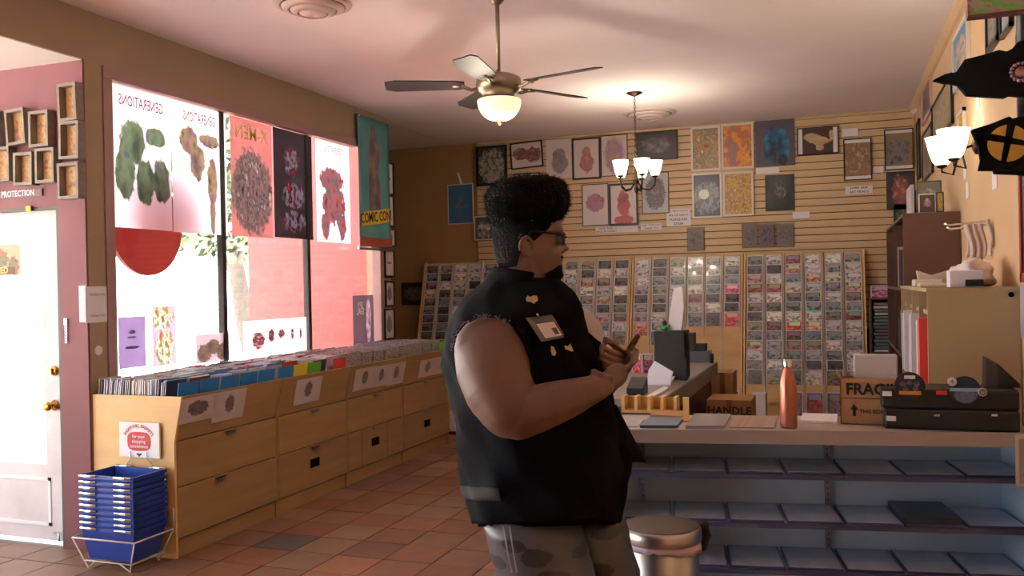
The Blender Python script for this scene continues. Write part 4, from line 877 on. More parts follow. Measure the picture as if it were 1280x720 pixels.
for k in range(5):
    a = math.radians(-8+72*k); d = cr_*math.cos(a)+cf_*math.sin(a); rr_ = .17
    base = Vector((cc_.x, cc_.y, bz))
    g = G(); g.tube([base+d*.015+ZA*.03, base+d*.06-ZA*.03, base+d*.12-ZA*.04, base+d*.165+ZA*.0, base+d*rr_+ZA*.07], [.007]*5, 8); g.lathe([(.01, 0), (.028, .01), (.03, .018)], base+d*rr_+ZA*.068, 16); g.build('arm', M['bronze'], ch)
    g = G(); g.lathe([(.03, .0), (.042, .02), (.055, .06), (.064, .105), (.072, .135), (.068, .135), (.05, .06), (.03, .02)], base+d*rr_+ZA*.085, 20); g.build('glass_shade', M['shade'], ch)
    bulb(base+d*rr_+ZA*.27, 4.5)
# sconce on the right wall
wp_ = atx(XR, 1222, 181)
scn = thing('wall_sconce', 'two-light bronze wall sconce with glowing bell shades on the right wall', 'wall lamp', (XR, wp_.y, wp_.z-.12))
g = G(); g.lathe([(.055, 0), (.055, .01), (.03, .025), (.01, .03)], (XR-.001, wp_.y, wp_.z), 20, axis=(-1, 0, 0)); g.build('wall_plate', M['bronze'], scn)
for (px, py, off) in ((1192, 187, -.1), (1177, 196, .12)):
    yy = wp_.y+off; b_ = aty(yy, px, py); b_ = Vector((b_.x, yy, b_.z))
    g = G(); g.tube([(XR-.02, wp_.y, wp_.z), (XR-.09, wp_.y+off*.3, wp_.z-.02), (b_.x+.06, yy, b_.z-.11), (b_.x, yy, b_.z-.09), (b_.x, yy, b_.z-.06)], .007, 8); g.lathe([(.01, -.07), (.03, -.06), (.03, -.04)], b_, 16); g.build('arm', M['bronze'], scn)
    g = G(); g.lathe([(.032, -.05), (.05, -.03), (.068, .02), (.08, .075), (.09, .115), (.086, .115), (.06, .02), (.035, -.03)], b_, 24); g.build('glass_shade', M['shade'], scn)
    bulb(b_+ZA*.16, 1.3, r=.03)

# ================================================================== COUNTER
O = Vector((-.93, 3.702, 0)); ang = math.radians(9.6); CM = Matrix.Translation(O) @ Matrix.Rotation(ang, 4, 'Z'); CL = 1.7; CD = .40
ct = thing('counter', 'long pale blue-grey shop counter with open shelves', 'counter', O)
g = G(CM); g.box(0, CL, 0, CD+.03, .895, .93); g.build('top', M['counter_top'], ct, bev=.003)
g = G(CM); g.box(0, CL, -.004, .004, .875, .932); g.build('front_rail', mat('aluminium_rail', lin((170, 164, 168)), .35, .5), ct)
g = G(CM); g.box(0, CL, CD, CD+.02, 0, .895); g.build('back_panel', M['counter'], ct)
g = G(CM); g.box(0, CL, .03, CD, 0, .1); g.build('base', M['counter'], ct)
g = G(CM); g.box(0, .02, .03, CD, .1, .895); g.build('end_panel', M['counter'], ct)
g = G(CM); g.box(CL-.02, CL, .03, CD, .1, .895); g.build('end_panel', M['counter'], ct)
upx = []
for px in (803, 1033):
    # meet the line of sight with the back panel plane
    n_ = Vector((-math.sin(ang), math.cos(ang), 0)); p0 = O+n_*CD; r = ray(px, 560); p = EYE+r*((p0-EYE).dot(n_)/r.dot(n_)); ux = (p-O).dot(Vector((math.cos(ang), math.sin(ang), 0))); upx.append(ux)
    g = G(CM); g.box(ux-.012, ux+.012, CD-.014, CD, .1, .895); up_ = g.build('slotted_upright', mat('upright_grey', lin((150, 150, 170)), .35, .6) if 'upright_grey' not in bpy.data.materials else bpy.data.materials['upright_grey'], ct)
    g = G(CM)
    for q in range(30): g.box(ux-.003, ux+.003, CD-.0155, CD-.0135, .12+q*.0255, .133+q*.0255)
    g.build('slots', M['shelf_edge'], up_, kind='stuff')
shz = [.735, .53, .335]
for si, z in enumerate(shz):
    g = G(CM); g.box(.02, CL-.02, .06, CD-.015, z-.012, z); sh = g.build('shelf', M['counter'], ct)
    g = G(CM); g.box(.02, CL-.02, .05, .062, z-.016, z+.004); g.build('shelf_edge', M['shelf_edge'], sh)
pmat = mat('grey_tray_liner', lin((186, 198, 222)), .25, c2=lin((170, 180, 206)), scale=9)
for si, z in enumerate(shz):
    for k in range(7):
        x0 = .03+k*.235; off_ = .02*si
        g = G(CM); g.box(x0+.006, x0+.229, .068, CD-.03, z+.001, z+.012); t = g.build('display_tray', M['shelf_edge']);
        tag(t, 'flat grey display tray, %s from the left on the %s counter shelf' % (ordn[k], ['top', 'middle', 'bottom'][si]), 'tray', 'display trays on the counter shelves')
        WL[t.name] = t.location.copy()
        g = G(CM); g.box(x0+.012, x0+.223, .075, CD-.037, z+.012, z+.0135); g.build('liner', pmat, t)
# extra stacked tray on the middle shelf
g = G(CM); g.box(1.2, 1.42, .07, CD-.05, .5425, .57); t = g.build('clear_box', mat('dark_blue_box', lin((40, 42, 70)), .3)); tag(t, 'low dark box lying on the trays of the middle counter shelf', 'box')
# paper sign hanging on the counter's right end
p0 = CM @ Vector((CL-.135, -.008, 0)); dx = (CM.to_3x3() @ XA); dn = CM.to_3x3() @ YA
a0 = atz; w_ = .13
zt_, zb_ = .925, .72
n_ = Vector((-math.sin(ang), math.cos(ang), 0)); r = ray(1268, 560); p = EYE+r*((O-EYE).dot(n_)/r.dot(n_)); ux = (p-O).dot(Vector((math.cos(ang), math.sin(ang), 0)))
g = G(CM); g.box(ux, ux+.15, -.012, -.006, zb_, zt_+.0); t = g.build('framed_notice', M['whiteframe']); tag(t, 'small white framed notice hanging at the counter front near the right wall', 'sign')
g = G(CM); g.box(ux+.012, ux+.138, -.0135, -.012, zb_+.015, zt_-.015); g.build('sheet', art('notice_sheet', (170, 160, 160), [(110, 60, 80), (130, 120, 120)], [(.5, .2, .4, .1), (.5, .8, .3, .08)], 'x', 8), t)
# trash can
tc_ = cp(826, 656, 3.33); tz = tc_.z; R_ = .148
tcn = thing('trash_can', 'round brushed steel step trash can in front of the counter', 'trash can', (tc_.x, tc_.y, 0))
b0 = Vector((tc_.x, tc_.y, 0))
g = G(); g.lathe([(.135, 0), (.14, .01), (.14, .03)], b0, 40); g.build('foot_ring', M['black'], tcn)
g = G(); g.lathe([(.137, .03), (.139, tz-.05), (.136, tz-.048), (.13, .05)], b0, 48, cap=False); g.build('body', M['steel'], tcn)
g = G(); g.lathe([(R_, tz-.05), (R_+.002, tz-.045), (R_+.002, tz-.014), (R_-.004, tz-.002), (R_-.012, tz), (.001, tz)], b0, 48); g.build('lid', M['steel'], tcn)
g = G(); g.lathe([(R_-.008, tz+.0005), (R_-.012, tz+.002), (.001, tz+.003)], b0, 48); g.build('lid_top', mat('dull_lid_top', lin((92, 80, 72)), .6, .3), tcn)
g = G(); pts = []; nn = 60; rr = random.Random(2)
r1 = []; r2 = []
for k in range(nn):
    a = 2*PI*k/nn; r1.append(b0+Vector((.1435*math.cos(a), .1435*math.sin(a), tz-.045))); r2.append(b0+Vector((.146*math.cos(a), .146*math.sin(a), tz-.062-.012*rr.random()-.018*max(0, math.cos(a-.2)))))
g.loft([r1, r2], cap=False); o = g.build('bag_rim', mat('white_bin_liner', lin((215, 195, 210)), .4), tcn); s2 = o.modifiers.new('s', 'SOLIDIFY'); s2.thickness = .002
hd = (cr_*.97+cf_*.2).normalized()
g = G(); g.tube([b0+hd*.13+ZA*(tz-.02), b0+hd*.175+ZA*(tz-.012), b0+hd*.182+ZA*(tz-.05), b0+hd*.165+ZA*(tz-.1), b0+hd*.14+ZA*(tz-.11)], [.022, .02, .018, .014, .01], 8); g.build('hinge', M['black'], tcn)
g = G(); fd = -cf_; g.tube([b0+fd*.12+ZA*.02, b0+fd*.2+ZA*.02], .012, 8); g.build('pedal', M['black'], tcn)

# ================================================================== THINGS ON THE COUNTER
def stand(px0, px1, ytop, ybase, z, thick):
    """a block whose front foot line sits at ybase on the level z"""
    c = atz(z, (px0+px1)/2, ybase); Y = c.y
    return aty(Y, px0, ybase).x, aty(Y, px1, ybase).x, Y, Y+thick, z, aty(Y, (px0+px1)/2, ytop).z
ZC = .93
# copper bottle
x0, x1, ya_, yb_, z0, z1 = stand(974.5, 996.5, 450, 536, ZC+.001, .05); R_ = (x1-x0)/2; Hh = z1-z0; c = Vector(((x0+x1)/2, ya_+R_, z0))
bt = thing('water_bottle', 'copper coloured metal water bottle standing on the counter', 'bottle', c)
g = G(); g.lathe([(R_*.9, 0), (R_, .01), (R_, Hh*.55), (R_*.94, Hh*.66), (R_*.7, Hh*.78), (R_*.5, Hh*.85), (R_*.46, Hh*.88)], c, 32); g.build('body', M['copper'], bt)
g = G(); g.lathe([(R_*.5, Hh*.88), (R_*.52, Hh*.89), (R_*.5, Hh*.985), (R_*.4, Hh)], c, 24); g.build('cap', M['chrome'], bt)
g = G(); g.lathe([(R_*1.5, 0), (R_*1.5, .0)], c, 24)
# flat things: book, trays, papers
def slab(pts_px, z, th, name, m, label, cat, group=None):
    q = [atz(z, *p) for p in pts_px]
    g = G(); g.prism(q, (0, 0, th)); o = g.build(name, m); tag(o, label, cat, group); WL[o.name] = o.location.copy(); return o
slab([(800, 535), (847, 535), (854, 525), (812, 524)], ZC+.001, .012, 'book', mat('blue_cover', lin((62, 84, 122)), .4), 'blue covered book lying at the counter front edge', 'book')
slab([(813, 523), (853, 524), (856, 517.5), (818, 517)], ZC+.001, .016, 'book', M['cardboard'], 'brown covered book lying behind the blue book', 'book')
slab([(780, 533), (797, 534), (806, 525), (784, 523)], ZC+.001, .004, 'magazine', art('mag', (190, 186, 196), [(90, 90, 110), (200, 200, 210)], [], 'x', 18), 'black and white magazine beside the blue book', 'magazine')
slab([(857, 536), (905, 536), (914, 521), (868, 520.5)], ZC+.001, .014, 'glass_tray', mat('grey_tray', lin((150, 142, 146)), .2), 'grey glass-topped tray on the counter beside the blue book', 'tray')
slab([(912, 535), (968, 536), (972, 521), (920, 521)], ZC+.001, .005, 'magazine', art('mag2', (178, 150, 140), [(150, 120, 110), (190, 160, 150)], [], 'x', 8), 'pinkish brown magazine left of the bottle', 'magazine')
slab([(1000, 528), (1046, 530), (1047, 520), (1003, 519)], ZC+.001, .01, 'paper_stack', M['paper'], 'white paper stack between the bottle and the cardboard box', 'paper')
# slotted wooden card file at the back of the counter
x0, x1, ya_, yb_, z0, z1 = stand(777, 846, 496, 516.5, ZC+.001, .05)
t = thing('card_file', 'light wood file rack with upright dividers at the counter back', 'file rack', (x0, ya_, z0))
g = G(); g.box(x0, x1, ya_, ya_+.09, z0, z0+.012); g.build('tray', M['rackwood'], t)
for k in range(5):
    xx = x0+(x1-x0-.015)*k/4; g = G(); g.box(xx, xx+.015, ya_, ya_+.08, z0+.012, z1); g.build('divider', M['birch_edge'], t)
g = G(); g.box(x0+.01, x1, ya_+.08, ya_+.088, z0+.012, z1-.01); g.build('back', M['rackwood'], t)
x0, x1, ya_, yb_, z0, z1 = stand(854, 861, 497, 526, ZC+.001, .03)
t = thing('wood_post', 'small upright wooden post stand beside the file rack', 'stand', (x0, ya_, z0))
g = G(); g.box(x0, x1, ya_, ya_+.02, z0+.01, z1); g.build('post', M['birch_edge'], t)
g = G(); g.box(x0-.015, x1+.015, ya_-.01, ya_+.04, z0, z0+.01); g.build('foot', M['birch_edge'], t)
# FRAGILE carton with foam sheet
x0, x1, ya_, yb_, z0, z1 = stand(1051, 1128, 474, 531, ZC+.001, .2)
t = thing('fragile_box', 'open brown cardboard carton printed FRAGILE standing on the counter', 'box', ((x0+x1)/2, ya_, z0))
dep = .13
g = G(); th = .004
for q in ((x0, x1, ya_, ya_+th), (x0, x1, ya_+dep-th, ya_+dep), (x0, x0+th, ya_, ya_+dep), (x1-th, x1, ya_, ya_+dep)): g.box(q[0], q[1], q[2], q[3], z0, z1)
g.box(x0, x1, ya_, ya_+dep, z0, z0+th); g.build('carton', M['cardboard'], t)
g = G(); g.prism([(x0, ya_, z1), (x0, ya_+dep, z1), (x0-.015, ya_+dep, z1+.03), (x0-.015, ya_, z1+.02)], (.003, 0, 0)); g.build('flap', M['cardboard'], t)
text('FRAGILE', t, ((x0+x1)/2+.02, ya_-.001, z1-.045), .067, M['ink'], XA, ZA, bold=.03, font_w=.95)
g = G(); g.box(x0+.004, x1-.004, ya_-.002, ya_-.001, z1-.083, z1-.08); g.build('rule', M['ink'], t)
g = G(); ax_ = x0+.055; az = z0+.055; g.prism([(ax_-.016, ya_-.002, az+.008), (ax_, ya_-.002, az+.03), (ax_+.016, ya_-.002, az+.008), (ax_+.006, ya_-.002, az+.008), (ax_+.006, ya_-.002, az-.02), (ax_-.006, ya_-.002, az-.02), (ax_-.006, ya_-.002, az+.008)], (0, .001, 0)); g.build('arrow', M['ink'], t)
text('THIS SIDE UP', t, (ax_+.085, ya_-.001, az+.0), .022, M['ink'], XA, ZA, bold=.02)
a0, a1, c0, c1 = rect_y(ya_+.06, 1067, 1133, 443, 480)
g = G(); g.box(a0, min(a1, x1-.01), ya_+.05, ya_+.1, z0+.03, c1); o = g.build('foam_block', mat('white_foam', lin((196, 186, 190)), .7), bev=.008); tag(o, 'white foam block sticking up out of the FRAGILE carton', 'foam block')
# black cases
bx0, bx1, bya, _, bz0, bz1 = stand(1104, 1276, 487, 538.5, ZC+.001, .2)
bx1 = min(bx1, .745)
midz = aty(bya, 1190, 512).z
def case(x0, x1, y0, y1, z0, z1, label, tags_):
    t = thing('black_case', label, 'case', ((x0+x1)/2, y0, z0), 'black cases on the counter')
    g = G(); g.box(x0, x1, y0, y1, z0, z1); g.build('body', M['black'], t, bev=.01)
    for (tx_, tz_, w_, h_) in tags_:
        g = G(); g.box(tx_-w_/2, tx_+w_/2, y0-.003, y0, tz_-h_/2, tz_+h_/2); g.build('latch', M['paper'] if w_ > .03 else M['chrome'], t)
px2 = lambda px, py: (aty(bya, px, py).x, aty(bya, px, py).z)
case(bx0+.004, bx1, bya, bya+.22, bz0, midz-.001, 'lower black plastic case with a white tag, right on the counter', [(*px2(1114, 523), .036, .02), (*px2(1171, 519), .022, .008), (*px2(1243, 519), .022, .008)])
case(bx0-.006, bx1, bya+.004, bya+.22, midz, bz1, 'upper black plastic case stacked on the lower one, with white tag', [(*px2(1109, 492), .036, .02)])
x_, z_ = px2(1177, 491); g = G(); g.box(x_-.02, x_+.02, bya-.003, bya+.001, z_-.008, z_+.008); o = g.build('red_sticker', mat('red_sticker', lin((200, 50, 36)), .5)); tag(o, 'small red sticker on the upper black case', 'sticker')
def disc(px, py, rpx, label, rim, artm, y, name='round_badge', extra=None):
    c = aty(y, px, py); r = rpx*(c-EYE).dot(FWD)/FPX
    t = thing(name, label, 'badge', (c.x, y, c.z-r))
    g = G(); g.lathe([(r, 0), (r, .008), (r*.95, .01)], (c.x, y, c.z), 36, axis=(0, -1, 0), smooth=False); g.build('disc', rim, t)
    g = G(); g.lathe([(r*.88, .0101), (r*.88, .012)], (c.x, y, c.z), 36, axis=(0, -1, 0), smooth=False); g.build('print', artm, t)
    return t, c, r
t, c, r = disc(1137, 483, 18, 'round dark badge with small dots and an orange band, on the black case', M['black'], art('badge1', (34, 28, 38), [(120, 110, 120), (60, 56, 80)], [(.25, .6, .12, .1), (.5, .65, .1, .1), (.75, .6, .1, .1), (.35, .4, .1, .1), (.7, .42, .1, .1)], 'x', 10), bya-.016)
g = G(); g.box(c.x-r*.7, c.x+r*.7, c.y-.015, c.y-.0125, c.z-r*.55, c.z-r*.3); g.build('orange_band', mat('orange_band', lin((190, 120, 40)), .5), t)
g = G(); g.box(c.x-r*.35, c.x+r*.35, c.y-.015, c.y-.0125, c.z+r*.55, c.z+r*.78); g.build('title_band', M['paper'], t)
t, c, r = disc(1206, 488, 18, 'round dark blue badge with a pale teal band, on the black case', M['black'], art('badge2', (36, 46, 74), [(60, 80, 120), (90, 110, 140), (120, 70, 70)], [(.5, .3, .4, .3)], 'x', 8), bya-.016)
g = G(); g.box(c.x-r*.95, c.x+r*.95, c.y-.015, c.y-.0125, c.z-r*.05, c.z+r*.18); g.build('teal_band', mat('teal_band', lin((130, 170, 176)), .5), t)
disc(1190, 477, 5.2, 'small white button badge leaning on the blue badge', M['paper'], art('badge3', (220, 200, 200), [(80, 60, 60)], [(.5, .5, .2, .25)], 'x', 5), bya-.034, name='button_badge')
disc(1228, 490, 5, 'small pale ring badge right of the blue badge', M['paper'], art('badge4', (120, 90, 90), [(40, 30, 30)], [(.5, .5, .25, .25)], 'x', 5), bya-.034, name='button_badge')
# open dark laptop-like lid behind the cases
ly = bya+.1
q = [aty(ly, 1232, 490), aty(ly, 1233, 447), aty(ly, 1248, 455), aty(ly, 1275, 480), aty(ly, 1276, 500)]
t = thing('equipment_case', 'tall slanted dark equipment case behind the black cases by the wall', 'case', (q[0].x, ly, bz1))
zb2 = bz1+.001
g = G(); pts = [(q[0].x, ly, zb2), (q[1].x, ly, q[1].z), (q[2].x, ly, q[2].z), (min(q[3].x, .74), ly, q[3].z), (min(q[4].x, .74), ly, zb2)]; g.prism(pts, (0, .1, 0)); g.build('body', M['black'], t)
g = G(); g.prism([(q[0].x, ly-.003, zb2), (q[1].x, ly-.003, q[1].z), (q[2].x-.004, ly-.003, q[2].z+.002), (q[2].x-.004, ly-.003, zb2)], (0, .002, 0)); g.build('side_face', mat('purple_grey_plastic', lin((64, 54, 60)), .5), t)

# ================================================================== DESK BEHIND THE COUNTER
DZ_ = .9
dk = thing('desk', 'grey topped service desk running back from the counter', 'desk', (-1.25, 6.2, 0))
g = G(); g.box(-1.58, -.925, 4.93, 7.38, DZ_-.045, DZ_); g.build('top', mat('grey_laminate', lin((140, 130, 126)), .35, var=.06, scale=4), dk, bev=.004)
g = G(); g.box(-1.56, -.97, 5.1, 7.36, 0, DZ_-.045); g.build('cabinet', M['brown'], dk)
g = G(); g.box(-.95, -.92, 5.0, 7.37, DZ_-.11, DZ_-.005); g.build('edge_rail', mat('grey_rail', lin((120, 112, 108)), .4), dk)
# black tower with things on it
x0, x1, ya_, yb_, z0, z1 = stand(818, 857, 414, 474, DZ_+.001, .2)
t = thing('speaker_tower', 'tall black box-shaped register tower standing on the desk', 'register', ((x0+x1)/2, ya_, z0))
g = G(); g.box(x0, x1, ya_, ya_+.2, z0, z1); g.build('body', M['black'], t, bev=.006)
sx_ = aty(ya_+.05, 867, 428).x
g = G(); g.box(x1, sx_, ya_+.04, ya_+.16, aty(ya_, 860, 440).z, aty(ya_, 860, 417).z); g.build('side_screen', mat('brown_screen', lin((50, 32, 28)), .5), t)
g = G(); g.box(x1-.03, x1+.015, ya_-.06, ya_-.005, z0, aty(ya_, 850, 447).z); g.build('card_reader', M['black'], t)
ztop = z1
a0, a1, c0, c1 = rect_y(ya_+.08, 833, 858, 358, 414)
g = G(); pts = [(a0+.01, 0, ztop+.001), (a1-.03, 0, ztop+.001), (a1-.01, 0, ztop+.16), (a1-.02, 0, c1), (a0+.06, 0, c1-.01), (a0+.03, 0, ztop+.15)]
r1 = [(x, ya_+.05, z) for x, _, z in pts]; g.prism(r1, (0, .04, 0)); o = g.build('paper_bag', M['paper'], bev=.004); tag(o, 'tall folded white paper bag standing on the black tower', 'paper bag')
a0, a1, c0, c1 = rect_y(ya_+.05, 825, 838, 401, 414)
t = thing('figurine', 'tiny green figurine on top of the black tower', 'figurine', ((a0+a1)/2, ya_+.05, ztop))
cx = (a0+a1)/2
gm2 = mat('green_plastic', lin((40, 130, 70)), .4)
g = G(); g.ball((cx, ya_+.03, ztop+.02), (.03, .02, .019)); g.ball((cx+.025, ya_+.03, ztop+.035), .012); g.ball((cx-.025, ya_+.03, ztop+.03), .012); g.build('body', gm2, t)
g = G(); g.ball((cx, ya_+.03, ztop+.055), .018); g.build('head', mat('dark_green_plastic', lin((40, 50, 36)), .5), t)
# standing white folded sheets
def quadstand(pts_px, Y, th, name, m, label, cat):
    q = [aty(Y, *p) for p in pts_px]; g = G(); g.prism(q, (0, th, 0)); o = g.build(name, m); tag(o, label, cat); return o
cY = atz(DZ_, 830, 485).y
quadstand([(807, 480), (811, 462), (818, 451.5), (841, 465), (838, 480)], cY, .02, 'receipt_paper', mat('bright_white_paper', lin((235, 238, 250)), .7), 'bright white folded paper sheet propped up on the desk', 'paper')
slab([(804, 481), (838, 482), (846, 472), (812, 470)], DZ_+.001, .02, 'paper_pad', mat('white_pad', lin((225, 225, 235)), .6), 'white paper pad lying under the propped sheet', 'paper')
slab([(806, 499), (813, 500), (836, 487), (830, 485)], DZ_+.001, .012, 'ruler', M['paper'], 'long white strip lying near the desk corner', 'paper')
x0, x1, ya_, yb_, z0, z1 = stand(783, 804, 474, 494, DZ_+.001, .12)
t = thing('card_terminal', 'small dark grey card terminal on the desk beside the hands', 'terminal', (x0, ya_, z0))
g = G(); g.prism([(x0, ya_, z0), (x0, ya_+.14, z0), (x0, ya_+.14, z1), (x0, ya_, z0+.04)], (x1-x0, 0, 0)); g.build('body', M['black'], t, bev=.004)
for i, (a_, b_, cc, lb) in enumerate(((790, 802, (190, 90, 100), 'upright red and white comic on the desk left of the tower'), (803, 817, (130, 70, 100), 'upright violet and red comic on the desk touching the tower'))):
    x0, x1, ya_, yb_, z0, z1 = stand(a_, b_, 442, 466, DZ_+.001, .02)
    g = G(); g.box(x0, x1, ya_, ya_+.012, z0, z1); o = g.build('comic', M['cover'], col=lin(cc)); tag(o, lb, 'comic')
x0, x1, ya_, yb_, z0, z1 = stand(860, 887, 430, 453, DZ_+.001, .2)
t = thing('card_printer', 'grey and dark small printer at the far end of the desk', 'printer', (x0, ya_, z0))
g = G(); g.box(x0, x1, ya_, ya_+.15, z0, z0+(z1-z0)*.6); g.build('body', mat('grey_plastic', lin((90, 88, 98)), .4), t, bev=.006)
g = G(); g.box(x0+.01, x1-.03, ya_+.02, ya_+.12, z0+(z1-z0)*.6, z1); g.build('lid', M['black'], t, bev=.006)
x0, x1, ya_, yb_, z0, z1 = stand(887, 892, 441, 454, DZ_+.001, .03)
g = G(); g.lathe([(.015, 0), (.016, .07), (.012, .075)], ((x0+x1)/2, ya_+.016, z0), 12); o = g.build('pen_cup', M['black']); tag(o, 'small black cup at the desk\'s far corner', 'cup')
# cartons on the floor behind
def carton(px0, px1, yt, yb_px, Y, dep, label, words=None):
    a0, a1, c0, c1 = rect_y(Y, px0, px1, yt, yb_px)
    t = thing('carton', label, 'box', ((a0+a1)/2, Y, 0), 'cartons behind the counter')
    g = G(); g.box(a0, a1, Y, Y+dep, 0 if c0 < .5 else c0, c1); g.build('body', M['cardboard'], t, bev=.003)
    g = G(); g.box((a0+a1)/2-.02, (a0+a1)/2+.02, Y-.0015, Y, 0, c1); g.build('tape', mat('brown_tape', lin((130, 94, 60)), .3) if 'brown_tape' not in bpy.data.materials else bpy.data.materials['brown_tape'], t)
    if words: text(words, t, ((a0+a1)/2, Y-.002, c1-.08), .08, M['ink'], XA, ZA, bold=.02)
carton(890, 917, 466, 560, 7.5, .3, 'tall brown carton beyond the end of the desk')
carton(884, 940, 500, 560, 6.6, .35, 'wide low brown carton with faint print in front of the tall one', 'HANDLE')
a0, a1, c0, c1 = rect_y(8.9, 940, 957, 493, 520)
g = G(); g.box(a0, a1, 8.9, 9.1, 0, c1); o = g.build('white_box', M['paper']); tag(o, 'white box standing before the left column of the rightmost rack', 'box')

# ================================================================== RIGHT SIDE FURNITURE
# brown shelving
bx_, by0, by1, bz_ = .425, 6.5, 8.6, 1.98
t = thing('brown_bookcase', 'dark brown bookcase against the right wall with open front', 'bookcase', ((bx_+XR)/2, by0, 0))
for (y0, y1) in ((by0, by0+.02), (by1-.02, by1), ((by0+by1)/2-.01, (by0+by1)/2+.01)):
    g = G(); g.box(bx_, XR-.005, y0, y1, 0, bz_); g.build('side_panel', M['brown'], t)
for z in (.02, .5, .98, 1.46, bz_-.02):
    g = G(); g.box(bx_, XR-.005, by0+.02, by1-.02, z, z+.02); g.build('shelf', M['brown'], t)
g = G(); g.box(XR-.02, XR-.006, by0+.02, by1-.02, 0, bz_); g.build('back_panel', M['brown'], t)
rr = random.Random(8)
for k in range(14):
    y = by0+.1+k*.07; hh = rr.uniform(.22, .34); zz = 1.0 if k % 2 else 1.48
    cn, cc = rr.choice([('grey', (110, 104, 106)), ('dark', (50, 42, 44)), ('pale', (170, 160, 158)), ('brown', (100, 70, 54))])
    g = G(); g.box(bx_+.02, bx_+.2, y, y+.03, zz+.001, zz+hh); o = g.build('book', M['tint'], col=lin(cc)); tag(o, '%s book standing in the brown bookcase, %s shelf, %s from the near end' % (cn, 'upper' if k % 2 == 0 else 'middle', ORD[k//2]), 'book', 'books in the brown bookcase')
def leaner(px0, px1, yt, yb_, Y, m, label, fr=None, th=.02, zbase=None):
    a0, a1, c0, c1 = rect_y(Y, px0, px1, yt, yb_); c0 = zbase if zbase is not None else c0
    t = thing('leaning_print', label, 'picture', ((a0+a1)/2, Y, c0), 'prints on the bookcase')
    g = G(); g.box(a0, a1, Y, Y+th, c0, c1); g.build('board', fr or M['blackframe'], t)
    g = G(); g.box(a0+.008, a1-.008, Y-.002, Y, c0+.008, c1-.008); g.build('print', m, t)
leaner(1146, 1177, 226, 245, 6.9, art('l1', (96, 96, 84), [(60, 60, 54), (150, 150, 130)], [(.5, .5, .4, .3)], 'x', 6), 'olive print at the back on top of the brown bookcase', zbase=bz_+.002)
leaner(1148, 1170, 242, 264, 6.62, art('l2', (80, 60, 58), [(190, 170, 160), (60, 44, 44)], [(.5, .55, .25, .25)], 'x', 5), 'square white edged print in front on the brown bookcase', M['whiteframe'], zbase=bz_+.002)
leaner(1170, 1180, 240, 264, 6.56, art('l3', (150, 120, 60), [(90, 50, 40), (200, 170, 90)], [(.5, .5, .4, .4)], 'x', 5), 'small ochre print beside the square one on the bookcase', zbase=bz_+.002)
for (px, lb, cc) in ((1135, 'pale standing board edge at the bookcase front', (196, 186, 196)), (1141, 'violet standing board next to the pale one', (130, 110, 130))):
    Y = 8.2; a = aty(Y, px, 270).x; z1 = aty(Y, px, 238 if px == 1135 else 244).z
    g = G(); g.box(max(a-.01, bx_+.01), max(a+.012, bx_+.03), Y-.5, Y, bz_+.001, z1); o = g.build('display_board', M['tint'], col=lin(cc)); tag(o, lb, 'board')
# beige cabinet
t = thing('beige_cabinet', 'tall beige laminate cabinet against the right wall', 'cabinet', (.58, 4.55, 0))
cx0, cy0_, cy1_, cz1 = .392, 4.52, 6.3, 1.5
g = G(); g.box(cx0, XR-.005, cy0_, cy0_+.02, 0, cz1-.018); g.build('side_panel', M['beige'], t, bev=.001)
g = G(); g.box(cx0, XR-.005, cy1_-.02, cy1_, 0, cz1-.018); g.build('side_panel', M['beige'], t)
g = G(); g.box(cx0-.004, XR-.005, cy0_-.004, cy1_, cz1-.018, cz1); g.build('top', M['beige'], t)
g = G(); g.box(XR-.02, XR-.006, cy0_+.02, cy1_-.02, 0, cz1-.02); g.build('back_panel', M['beige'], t)
for k in range(4):
    yy = cy0_+.02+k*(cy1_-cy0_-.04)/4
    if k: g = G(); g.box(cx0, XR-.02, yy-.01, yy+.01, 0, cz1-.018); g.build('divider', M['beige'], t)
for z in (1.38, 1.0, .6, .2):
    g = G(); g.box(cx0+.02, XR-.02, cy0_+.02, cy1_-.02, z-.01, z+.01); g.build('shelf', M['beige'], t)
g = G(); g.lathe([(.012, 0), (.012, .003)], (.735, cy0_, 1.465), 12, axis=(0, -1, 0), smooth=False); g.build('cable_hole', M['matteblack'], t)
for k, (y, cc, lb) in enumerate(((4.6, (206, 56, 50), 'red binder at the near end of the beige cabinet'), (4.72, (220, 210, 216), 'white binder next to the red one in the beige cabinet'), (5.1, (222, 212, 220), 'white binder in the second bay of the beige cabinet'), (5.2, (214, 204, 214), 'lavender white binder in the second bay of the beige cabinet'), (5.6, (226, 218, 222), 'white binder in the third bay of the beige cabinet'), (5.75, (214, 210, 214), 'pale binder in the third bay beside the white one'))):
    g = G(); g.box(cx0-.03, cx0+.2, y, y+.06, 1.011, 1.36-.02*(k % 2)); o = g.build('binder', M['tint'], col=lin(cc)); tag(o, lb, 'binder', 'binders in the beige cabinet')
# rolls under the binders at counter height
for k, (px, py) in enumerate(((1133, 470), (1141, 474), (1149, 479))):
    y = 5.4-k*.25; c = aty(y, px, py); g = G(); x_ = cx0+.035; g.lathe([(.05, 0), (.05, .1), (.02, .1), (.02, .05)], (x_+.02, y+.2, .611), 20); o = g.build('paper_roll', M['paper']); tag(o, 'white paper roll on the beige cabinet shelf, %s from the far end' % ordn[k], 'paper roll', 'paper rolls')
